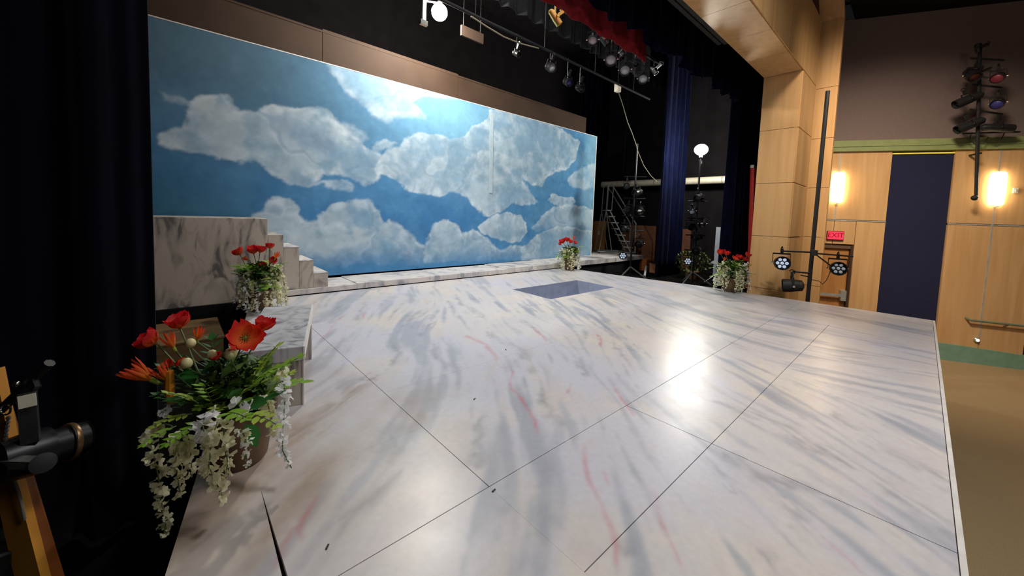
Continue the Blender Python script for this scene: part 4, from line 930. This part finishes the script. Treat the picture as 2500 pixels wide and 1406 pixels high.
MB().tube([Vector((-0.588,2.448,0.362)) - o_, Vector((-0.367,2.271,0.653)) - o_], .017, 8).build('pipe', M_METALM, pp)
MB().tube([Vector((-0.413,2.294,0.591)) - o_, Vector((-0.401,2.267,0.566)) - o_, Vector((-0.415,2.265,0.543)) - o_, Vector((-0.423,2.260,0.554)) - o_], .013, 6).build('hook_clamp', M_METAL, pp)
MB().ball(Vector((-0.456,2.306,0.581)) - o_, .011, 8, 6).build('bolt', M_CHROME, pp)
ca = thing('safety_cable', 'steel safety ring and chain beside the left spotlight', 'chain', (-0.475,2.261,0.503)); o_ = Vector((-0.475,2.261,0.503))
m = MB(); cc_ = Vector((-0.475,2.261,0.503)) - o_; m.tube([cc_ + (rgt*math.cos(a) - dwn*math.sin(a))*.019 for a in [k*2*PI/14 for k in range(15)]], .0035, 6); m.build('ring', M_CHROME, ca)
m = MB()
for k in range(7):
    t_ = k/6; c = Vector((-0.468,2.253,0.472))*(1-t_) + Vector((-0.481,2.256,0.377))*t_ - o_; m.ball(c, .007, 6, 4, (1, 1, 1.3))
m.build('chain', M_STEEL, ca)
m = MB(); m.bar(Vector((-0.486,2.232,0.353)) - o_, Vector((-0.471,2.218,0.362)) - o_, .02); m.build('clip', M_BLUE, ca)
tp = thing('timber_post', 'orange timber post leaning at the lower left edge', 'post', (-0.473,2.348,-0.044)); o_ = Vector((-0.473,2.348,-0.044))
def tpv(*a): return Vector(a) - o_
def quadbox(name, pts, depth, m_):
    off = fwd*depth; mb = MB(); P = [Vector(p) - o_ for p in pts]; mb.prism(P, off); return mb.build(name, m_, tp)
quadbox('lit_front', [(-0.538,2.464,0.608), (-0.514,2.426,0.429), (-0.484,2.376,0.165), (-0.417,2.282,-0.216), (-0.381,2.233,-0.401), (-0.467,2.310,-0.405), (-0.546,2.428,0.116)], .03, M_TIMBER)
quadbox('shaded_side', [(-0.513,2.428,0.425), (-0.516,2.476,0.356), (-0.469,2.415,0.139), (-0.386,2.304,-0.254), (-0.348,2.253,-0.444), (-0.381,2.235,-0.403), (-0.417,2.284,-0.218), (-0.484,2.378,0.163)], .03, M_TIMBERD)  # lit and shaded faces of one post, light put into the timber colours
pc = pipe('cable', 'grey lead hanging down the leaning timber post', [(-0.480,2.284,0.251), (-0.469,2.285,0.210), (-0.459,2.284,0.151), (-0.454,2.288,0.087), (-0.451,2.293,0.034)], .0055, mat('grey_lead', srgb(130, 120, 108), .6), 'cable')
bx_ = thing('equipment_case', 'dark green-grey case in the bottom left corner', 'case', (-0.524,2.382,-0.178))
o = MB().box((-.25, -.02, -.25), (.03, .25, .06)).build('case', mat('dark_case', srgb(30, 36, 30), .6), bx_); bevel(o, .01)
MB().box((-.2, .02, .06), (-.05, .2, .066)).build('lid_plate', M_METALM, bx_)

# ================================================================= PLANTERS
def setattr_tip(me, vals):
    a = me.attributes.new('tip', 'FLOAT', 'POINT'); a.data.foreach_set('value', vals)
def petal_mesh(name, L, W, curl, m, pts=5, ragged=.12, seed=0, cup=.35):
    rg = random.Random(seed); vs = []; tip = []; nu = 4
    for i in range(pts + 1):
        t = i/pts; w = W*math.sin(PI*min(1, .18 + t*.72))**.8*(1 if t < 1 else .75); a = curl*t
        for k in range(nu + 1):
            s = -1 + 2*k/nu; rr = L*t*(1 + (ragged*rg.uniform(-1, 1) if i == pts else 0))
            x = s*w/2; y = rr*math.cos(a*.5); z = rr*math.sin(a*.5) + cup*w*s*s*.5
            vs.append((x, y, z)); tip.append(t)
    n = nu + 1; fs = [(i*n+k, i*n+k+1, (i+1)*n+k+1, (i+1)*n+k) for i in range(pts) for k in range(nu)]
    me = bpy.data.meshes.new(name); me.from_pydata(vs, [], fs); me.materials.append(m); setattr_tip(me, tip)
    me.polygons.foreach_set('use_smooth', [True]*len(me.polygons)); return me
def leaf_mesh(name, L, W, m):
    vs = [(0,0,0), (-W*.42, L*.3, .004), (0, L*.3, -.003), (W*.42, L*.3, .004), (-W*.36, L*.65, .002), (0, L*.65, -.004), (W*.36, L*.65, .002), (0, L, -.006)]
    me = bpy.data.meshes.new(name); me.from_pydata(vs, [], [(0,2,1),(0,3,2),(1,2,5,4),(2,3,6,5),(4,5,7),(5,6,7)]); me.materials.append(m); return me
def blossom_mesh(name, r, m, seed=0):
    rg = random.Random(seed); mb = MB()
    for k in range(3):
        a = k*2.1 + rg.uniform(-.4, .4); u = V(math.cos(a), math.sin(a), rg.uniform(-.4, .4)).normalized(); n = V(rg.uniform(-.5, .5), rg.uniform(-.5, .5), 1)
        w = u.cross(n).normalized(); n = w.cross(u); c = u*r*.5; q = rg.uniform(.5, .62)*r
        P = [c + (u*math.cos(t)*1.15 + w*math.sin(t))*q + n*r*.16*math.cos(2*t) for t in (kk*PI/3 for kk in range(6))]
        mb.add(P + [c - n*r*.1], [(kk, (kk + 1) % 6, 6) for kk in range(6)])
    return mb.mesh(name, m, 60)
PT_OPEN = [petal_mesh('petal', 1, 1.0, .55, M_POPPY, seed=k) for k in range(3)]
PT_CUP = [petal_mesh('petal', 1, 1.05, .8, M_POPPYR, seed=k+5, ragged=.14) for k in range(3)]
PT_SPIKE = [petal_mesh('petal', 1, .16, .5, M_SPIKE, seed=k+9, ragged=.05, cup=.6) for k in range(3)]
LEAF = leaf_mesh('leaf', 1, .66, M_LEAF); LEAFY = leaf_mesh('leaf', 1, .6, M_LEAFY); LEAFD = leaf_mesh('leaf', 1, .75, M_LEAFD)
BLS = [blossom_mesh('blossom', 1, M_WIST, k) for k in range(3)]; BLW = [blossom_mesh('blossom', 1, M_WISTW, k+7) for k in range(2)]
def frame_q(d, up=(0, 0, 1), spin=0):
    d = Vector(d).normalized(); q = d.to_track_quat('Y', 'Z')
    from mathutils import Quaternion
    return Quaternion(d, spin) @ q
def inst(me, parent, loc, d, scale, spin=0, name=None):
    o = link(name or me.name.split('.')[0], me, parent); o.location = loc; o.rotation_mode = 'QUATERNION'; o.rotation_quaternion = frame_q(d, spin=spin); o.scale = (scale,)*3 if not isinstance(scale, tuple) else scale
    return o
def holder(name, parent, loc=(0,0,0), me=None):
    o = bpy.data.objects.new(name, me); COL.objects.link(o); o.parent = parent; o.location = loc; return o
def merge_into(mb, tips, me, loc, d, scale, spin=0):
    q = frame_q(d, spin=spin); n0 = len(mb.v)
    mb.v += [tuple(Vector(loc) + q @ (Vector(v.co)*scale)) for v in me.vertices]; mb.f += [tuple(i + n0 for i in p.vertices) for p in me.polygons]
    if tips is not None: tips += [x.value for x in me.attributes['tip'].data]
def bloom(parent, c, d, r, kind, detail, rg):
    """a flower head: kind open / cup / spike; petals are sub-parts of it where they can be told apart"""
    d = Vector(d).normalized(); a = d.cross(V(.3, .2, 1)).normalized(); b = d.cross(a)
    src, n, lift, m = {'open': (PT_OPEN, 6, .35, M_POPPY), 'cup': (PT_CUP, 7, .6, M_POPPYR), 'spike': (PT_SPIKE, 8, 1.5, M_SPIKE)}[kind]
    core = MB(); core.ball((0, 0, 0), r*(.16 if kind == 'open' else .12), 8, 5)
    if kind == 'open':
        for k in range(10):
            t = k*.628; core.tube([d*.02*r, d*r*.26 + (a*math.cos(t) + b*math.sin(t))*r*.26], r*.022, 4)
    if kind == 'spike': core.tube([-d*r*.45, d*r*.1], [r*.10, r*.17], 8)
    h = core.build('poppy_bloom' if kind != 'spike' else 'spiky_bloom', M_CORE if kind != 'spike' else M_LEAFY, parent); h.location = c
    mb = MB(); tips = []
    for k in range(n):
        t = 2*PI*k/n + rg.uniform(-.15, .15); rad = a*math.cos(t) + b*math.sin(t)
        u = (rad + d*lift*rg.uniform(.8, 1.25)).normalized(); sc = r*rg.uniform(.88, 1.1)*(1.7 if kind == 'spike' else 1)
        nrm = (d - u*d.dot(u)).normalized(); q = frame_q(u)
        cur = q @ V(0, 0, 1); sp_ = math.atan2(u.dot(cur.cross(nrm)), cur.dot(nrm))
        if detail: inst(src[k % 3], h, rad*r*.06, u, sc, sp_, 'petal')
        else: merge_into(mb, tips, src[k % 3], rad*r*.06, u, sc, sp_)
    if not detail:
        me = bpy.data.meshes.new('petals'); me.from_pydata(mb.v, [], mb.f); me.materials.append(m); setattr_tip(me, tips); link('petals', me, h)
    return h
def stem(parent, p, q, r, rg, bend=.04, m=M_STEM):
    p = Vector(p); q = Vector(q); mid = (p + q)/2 + V(rg.uniform(-bend, bend), rg.uniform(-bend, bend), .02)
    MB().tube([p, (p + mid)/2 + V(0, 0, .01), mid, (mid + q)/2, q], r, 5).build('stem', m, parent)
def spray(parent, p, d, L, n, me, rg, detail, droop=.5):
    """a leafy frond: a stalk with leaflets in pairs"""
    p = Vector(p); d = Vector(d).normalized(); pts = []; c = p.copy(); dd = d.copy()
    for k in range(n + 1):
        pts.append(c.copy()); c = c + dd*(L/n); dd = (dd + V(0, 0, -droop/n)).normalized()
    st_ = MB(); st_.tube(pts, .0022, 4); h = st_.build('leaf_spray', M_STEM, parent)
    mb = MB()
    for k in range(1, n + 1):
        t = (pts[k] - pts[k-1]).normalized(); sd = t.cross(V(0, 0, 1)).normalized(); 
        for sg in (-1, 1):
            u = (sd*sg + t*.7 + V(0, 0, rg.uniform(-.25, .25))).normalized(); s_ = L*.36*rg.uniform(.8, 1.15)*(1 - .35*k/n)
            if detail: inst(me, h, pts[k], u, s_)
            else: merge_into(mb, None, me, pts[k], u, s_)
        if k == n:
            if detail: inst(me, h, pts[k], t, L*.22)
            else: merge_into(mb, None, me, pts[k], t, L*.22)
    if not detail:
        m2 = bpy.data.meshes.new('leaflets'); m2.from_pydata(mb.v, [], mb.f); m2.materials.append(me.materials[0]); link('leaflets', m2, h)
def strand(parent, pts, n, r, me_list, rg, detail, taper=.5):
    P = [Vector(p) for p in pts]; st_ = MB(); st_.tube(P, .0025, 4); h = st_.build('wisteria_strand', M_STEM, parent); mb = MB()
    for k in range(n):
        t = (k + rg.random()*.6)/n; f = t*(len(P) - 1); i = min(int(f), len(P) - 2); c = P[i].lerp(P[i+1], f - i)
        sp_ = r*1.2*(1 - taper*t); c = c + V(rg.uniform(-1, 1), rg.uniform(-1, 1), 0)*sp_; d = V(rg.uniform(-1, 1), rg.uniform(-1, 1), rg.uniform(-.7, .3))
        s_ = r*(1 - taper*t*.7)*rg.uniform(.8, 1.2); me = rg.choice(me_list)
        if detail: inst(me, h, c, d, s_, rg.random()*6.28)
        else: merge_into(mb, None, me, c, d, s_, rg.random()*6.28)
    if not detail:
        m2 = bpy.data.meshes.new('blossoms'); m2.from_pydata(mb.v, [], mb.f); m2.materials.append(me_list[0].materials[0]); stuff(link('blossoms', m2, h))
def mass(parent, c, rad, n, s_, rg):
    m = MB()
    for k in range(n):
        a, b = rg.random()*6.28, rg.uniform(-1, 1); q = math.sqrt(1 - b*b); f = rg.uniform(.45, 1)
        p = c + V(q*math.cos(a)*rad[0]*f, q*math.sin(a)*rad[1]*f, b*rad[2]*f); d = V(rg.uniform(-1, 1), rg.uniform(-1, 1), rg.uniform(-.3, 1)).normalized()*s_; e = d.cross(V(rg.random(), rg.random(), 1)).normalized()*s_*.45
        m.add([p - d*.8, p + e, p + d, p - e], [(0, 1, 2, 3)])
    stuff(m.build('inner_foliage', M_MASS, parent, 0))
def pot(parent, r, h):
    o = MB().lathe([(r*.66, 0), (r*.74, .02), (r*.92, h*.8), (r*1.02, h*.82), (r*1.04, h), (r*.94, h), (r*.92, h*.9), (.001, h*.88)], n=28).build('pot', M_POT, parent)
    m = MB(); rg = random.Random(2); m.lathe([(r*.93, h*.9), (r*.6, h*1.02), (.001, h*1.08)], n=14); m.build('moss', M_SOIL, parent)

# the large planter in the foreground, laid out flower by flower
rg = random.Random(12)
PO = V(.235, 2.27, 0)
p1 = thing('flower_planter', 'large foreground planter with orange poppies and trailing white blossoms, beside the dark curtain', 'planter', PO)
pot(p1, .165, .30)
def rel(*a): return Vector(a) - PO
root = V(0, 0, .28)
toc = (V(0, 0, 1.3) - PO - V(0, 0, .6)).normalized()
for c, d, r, k in (
    (rel(*(0.252,2.182,0.653)), toc + V(.1, 0, .25), 0.086, 'open'), (rel(*(0.340,2.277,0.653)), (.25, -.1, 1), 0.070, 'cup'),
    (rel(*(-0.070,2.445,0.620)), (-.75, .1, .65), 0.074, 'cup'), (rel(*(0.019,2.437,0.683)), (-.2, -.1, 1), 0.074, 'cup'),
    (rel(*(-0.005,2.424,0.588)), (-.45, .2, 1), .05, 'spike'), (rel(*(0.084,2.439,0.607)), (.2, -.2, 1), .04, 'spike'),
    (rel(*(-0.081,2.334,0.481)), (-.85, .3, .75), .072, 'spike'), (rel(*(-0.028,2.313,0.470)), (-.5, .1, 1), .055, 'spike'),
    (rel(*(-0.016,2.360,0.524)), (-.5, -.3, .6), 0.031, 'cup'), (rel(*(0.148,2.214,0.563)), (-.4, -.2, .9), 0.036, 'cup'), (rel(*(0.028,2.350,0.558)), (-.1, -.3, -.8), 0.042, 'cup')):
    bloom(p1, c, d, r, k, True, rg); stem(p1, root + V(rg.uniform(-.07, .07), rg.uniform(-.06, .06), 0), c - Vector(d).normalized()*.01, .0042, rg)
dt = MB(); dt.tube([rel(*(-0.023,2.312,0.518)), rel(*(-0.023,2.305,0.432)), rel(*(-0.021,2.297,0.366))], [.016, .02, .011], 8); dt.build('drooping_bloom', M_SPIKE, p1)
stem(p1, root, rel(*(-0.021,2.297,0.366)), .005, rg)
for x, y, r in (((0.054,2.332,0.627), 0, .022), ((0.128,2.234,0.583), 0, .023), ((0.192,2.150,0.600), 0, .027), ((0.037,2.287,0.546), 0, .025)):
    b_ = MB().ball((0, 0, 0), r, 12, 8, (1, 1, 1.05)).build('flower_bud', M_BUD, p1); b_.location = rel(*x); stem(p1, root + V(rg.uniform(-.06, .06), rg.uniform(-.05, .05), 0), rel(*x) - V(0, 0, r*.9), .0035, rg)
for x, d, L, n, me in (((0.052,2.148,0.356), (-1, -.25, .25), .13, 6, LEAFY), ((0.090,2.058,0.344), (-.9, -.5, .1), .14, 6, LEAF), ((0.142,1.884,0.439), (.3, -.8, .35), .17, 6, LEAF),
                       ((0.178,2.064,0.397), (.5, -.2, .5), .15, 5, LEAFY), ((0.241,2.078,0.440), (.5, -.5, .7), .2, 6, LEAF), ((0.270,2.120,0.456), (.4, -.3, 1), .2, 6, LEAFY), ((0.310,2.110,0.439), (.9, -.1, .8), .18, 6, LEAF),
                       ((0.328,2.116,0.380), (1, .2, .2), .19, 6, LEAF), ((0.072,2.295,0.387), (-.5, .2, .8), .19, 6, LEAFD), ((0.135,2.309,0.426), (0, .1, 1), .2, 6, LEAFD), ((0.195,2.253,0.408), (.2, .3, 1), .2, 6, LEAFD),
                       ((0.027,2.303,0.317), (-.6, .4, .7), .14, 6, LEAFD), ((0.210,1.821,0.442), (.5, -.8, .1), .16, 5, LEAFY), ((-0.003,2.011,0.381), (-.8, -.5, .1), .11, 5, LEAF), ((0.245,2.264,0.283), (.5, .6, .5), .2, 6, LEAF),
                       ((0.125,2.163,0.363), (-.2, -.4, .9), .16, 5, LEAF), ((0.075,2.183,0.381), (-.6, -.3, .8), .15, 5, LEAFY)):
    spray(p1, rel(*x), d, L, n, me, rg, True)
for x, d, L in (((0.218,1.889,0.365), (.3, -.6, -.8), .11), ((0.215,2.059,0.426), (-.3, -.6, .5), .10), ((0.233,2.014,0.400), (.5, -.6, .1), .11), ((0.297,2.023,0.395), (.7, -.4, .3), .11), ((0.192,2.134,0.414), (-.2, -.7, .4), .09),
                ((0.059,2.338,0.436), (-.2, -.6, .8), .12), ((0.105,2.326,0.459), (.2, -.6, .8), .12), ((0.173,2.266,0.483), (.3, -.5, .9), .12)):
    inst(LEAFD, p1, rel(*x), d, L, rg.random(), 'leaf')
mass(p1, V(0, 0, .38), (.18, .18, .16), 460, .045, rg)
for k in range(14):
    a = k*.449 + .2; e = V(math.cos(a), math.sin(a), 0); spray(p1, V(0, 0, .31) + e*.08, e + V(0, 0, rg.uniform(.4, 1.5)), rg.uniform(.14, .20), 6, [LEAF, LEAFY, LEAF, LEAFD][k % 4], rg, True, .9)
def wpts(*ps): return [rel(*p) for p in ps]
for pts, n, r, ml in (
    (wpts((-0.049,2.156,0.322), (-0.084,2.159,0.296), (-0.076,2.118,0.233), (-0.061,2.095,0.130), (-0.057,2.085,0.044), (-0.038,2.047,-0.033), (-0.052,2.053,-0.106)), 52, .024, BLS),
    (wpts((0.009,2.075,0.311), (0.003,2.035,0.261), (-0.004,2.021,0.182), (0.007,2.001,0.071)), 30, .023, BLS),
    (wpts((0.035,2.024,0.307), (0.041,1.987,0.252), (0.042,1.978,0.158)), 18, .023, BLS),
    (wpts((0.086,1.960,0.425), (0.078,1.924,0.391), (0.086,1.897,0.323)), 14, .032, BLW),
    (wpts((0.124,1.923,0.393), (0.101,1.884,0.323), (0.092,1.870,0.239), (0.115,1.831,0.181), (0.135,1.794,0.116)), 40, .025, BLS),
    (wpts((0.143,1.904,0.368), (0.145,1.856,0.311), (0.150,1.833,0.251), (0.144,1.832,0.188)), 22, .024, BLS),
    (wpts((0.199,1.852,0.362), (0.209,1.814,0.338), (0.208,1.810,0.282), (0.214,1.799,0.224)), 20, .016, BLS + BLW),
    (wpts((0.380,2.021,0.462), (0.385,1.984,0.403), (0.372,1.961,0.307), (0.363,1.934,0.223), (0.360,1.919,0.172), (0.387,1.874,0.101)), 44, .024, BLW),
    (wpts((0.317,2.045,0.390), (0.326,2.004,0.324), (0.336,1.986,0.219)), 24, .024, BLS),
    (wpts((0.212,1.955,0.431), (0.222,1.917,0.415), (0.211,1.925,0.383)), 10, .028, BLW), (wpts((0.382,2.077,0.503), (0.387,2.056,0.468)), 6, .022, BLS), (wpts((-0.037,2.283,0.347), (-0.044,2.260,0.330)), 5, .02, BLW)):
    strand(p1, pts, int(n*1.15), r, ml, rg, True)
MB().tube(wpts((0.380,2.021,0.462), (0.351,2.046,0.440), (0.310,2.052,0.390), (0.277,2.051,0.341)), .003, 5).build('stem', M_LEAFY, p1)
MB().tube(wpts((-0.087,2.161,0.289), (-0.080,2.184,0.326), (-0.050,2.185,0.334), (-0.016,2.022,0.381)), .003, 5).build('stem', M_STEM, p1)

# smaller planters around the platform
def planter(loc, label, seed, blooms, S=1.0):
    rg = random.Random(seed); t = thing('flower_planter', label, 'planter', loc); pot(t, .15*S, .27*S); rt = V(0, 0, .26*S)
    f2 = V(fwd.x, fwd.y, 0).normalized(); r2 = V(rgt.x, rgt.y, 0).normalized()
    for dx, z_, d, r, k in blooms:
        c = r2*dx + f2*rg.uniform(-.06, .06) + V(0, 0, z_); dd = r2*d[0] - f2*d[1] + V(0, 0, d[2])
        bloom(t, c, dd, r, k, False, rg); stem(t, rt + V(rg.uniform(-.06, .06), rg.uniform(-.06, .06), 0), c, .005, rg)
    for k in range(5):
        c = V(rg.uniform(-.16, .16), rg.uniform(-.16, .16), rg.uniform(.42, .55)*S); b_ = MB().ball((0, 0, 0), .022, 8, 6).build('flower_bud', M_BUD, t); b_.location = c; stem(t, rt, c, .004, rg)
    for k in range(20):
        a = rg.random()*6.28; d = V(math.cos(a), math.sin(a), rg.uniform(.2, 1.6)); spray(t, rt + V(math.cos(a), math.sin(a), 0)*.08 + V(0, 0, rg.uniform(.02, .18)), d, rg.uniform(.2, .3)*S, 6, [LEAF, LEAFY, LEAF, LEAFD][k % 4], rg, False, .9)
    mass(t, V(0, 0, .43*S), (.22*S, .22*S, .18*S), 380, .05, rg)
    for k in range(21):
        a = 2*PI*k/21 + rg.uniform(-.15, .15); e = V(math.cos(a), math.sin(a), 0); R_ = rg.uniform(.19, .29)*S; z0 = rg.uniform(.38, .58)*S; zl = max(.03, rg.uniform(-.02, .12))
        strand(t, [rt + e*.08, e*R_*.8 + V(0, 0, z0), e*R_ + V(0, 0, (z0 + zl)/2), e*(R_ + .015) + V(0, 0, zl)], 32, .031, BLS if rg.random() < .75 else BLW, rg, False, .45)
    return t
planter((.80, 5.50, 0), 'red poppy planter with pale trailing blossoms beside the marble stairs', 21,
        [(-.22, .69, (-.5, .2, .8), 0.094, 'cup'), (-.12, .70, (0, .2, 1), 0.100, 'cup'), (-.04, .72, (.3, 0, 1), 0.088, 'cup'), (.13, .78, (.1, 0, 1), 0.069, 'cup'), (.20, .66, (.5, .2, .8), .055, 'spike'), (.15, .60, (0, .6, .5), 0.075, 'cup'), (-.16, .62, (-.4, .4, .3), .05, 'spike'), (.05, .55, (.2, .4, .8), 0.056, 'cup')], 1.0)
planter((7.22, 5.78, 0), 'red poppy planter at the far corner of the platform before the backdrop', 22,
        [(-.17, .66, (-.5, .3, .8), 0.106, 'cup'), (-.08, .70, (-.1, .3, 1), 0.100, 'cup'), (-.02, .67, (.2, .3, .8), 0.088, 'cup'), (.06, .74, (.2, 0, 1), .06, 'spike'), (.09, .66, (.4, .3, .7), 0.075, 'cup'), (-.24, .62, (-.6, .2, .5), 0.062, 'cup')], 1.0)
planter((7.83, 2.38, 0), 'red poppy planter on the platform edge before the wooden pillar', 23,
        [(-.20, .70, (-.4, .3, .9), 0.094, 'cup'), (-.11, .69, (.1, .3, 1), 0.094, 'cup'), (-.14, .58, (-.1, .5, .5), .05, 'spike'), (.0, .62, (.2, .5, .7), .07, 'open'), (.14, .62, (-.2, .3, .9), 0.094, 'cup'), (.24, .68, (.4, .2, .9), 0.088, 'cup'), (.20, .60, (.1, .5, .6), 0.075, 'cup')], 1.0)

# small black scraps on the deck
for x, y, a, lb in ((1.55, 2.03, .4, 'tiny black scrap on the marble platform left of the long pink vein'), (2.36, 2.62, 1.2, 'tiny black scrap on the marble platform farthest from the foreground planter'),
                    (1.10, 1.27, .2, 'tiny black scrap right at the corner where the dark joints meet'), (.42, 1.45, .9, 'tiny black scrap beside the widening crack in the platform')):
    o = MB().box((-.011, -.0035, 0), (.011, .0035, .003)).build('tape_scrap', M_METALM); o.location = (x, y, .001); o.rotation_euler = (0, 0, a)
    tag(o, lb, 'scrap', 'black scraps on the platform')
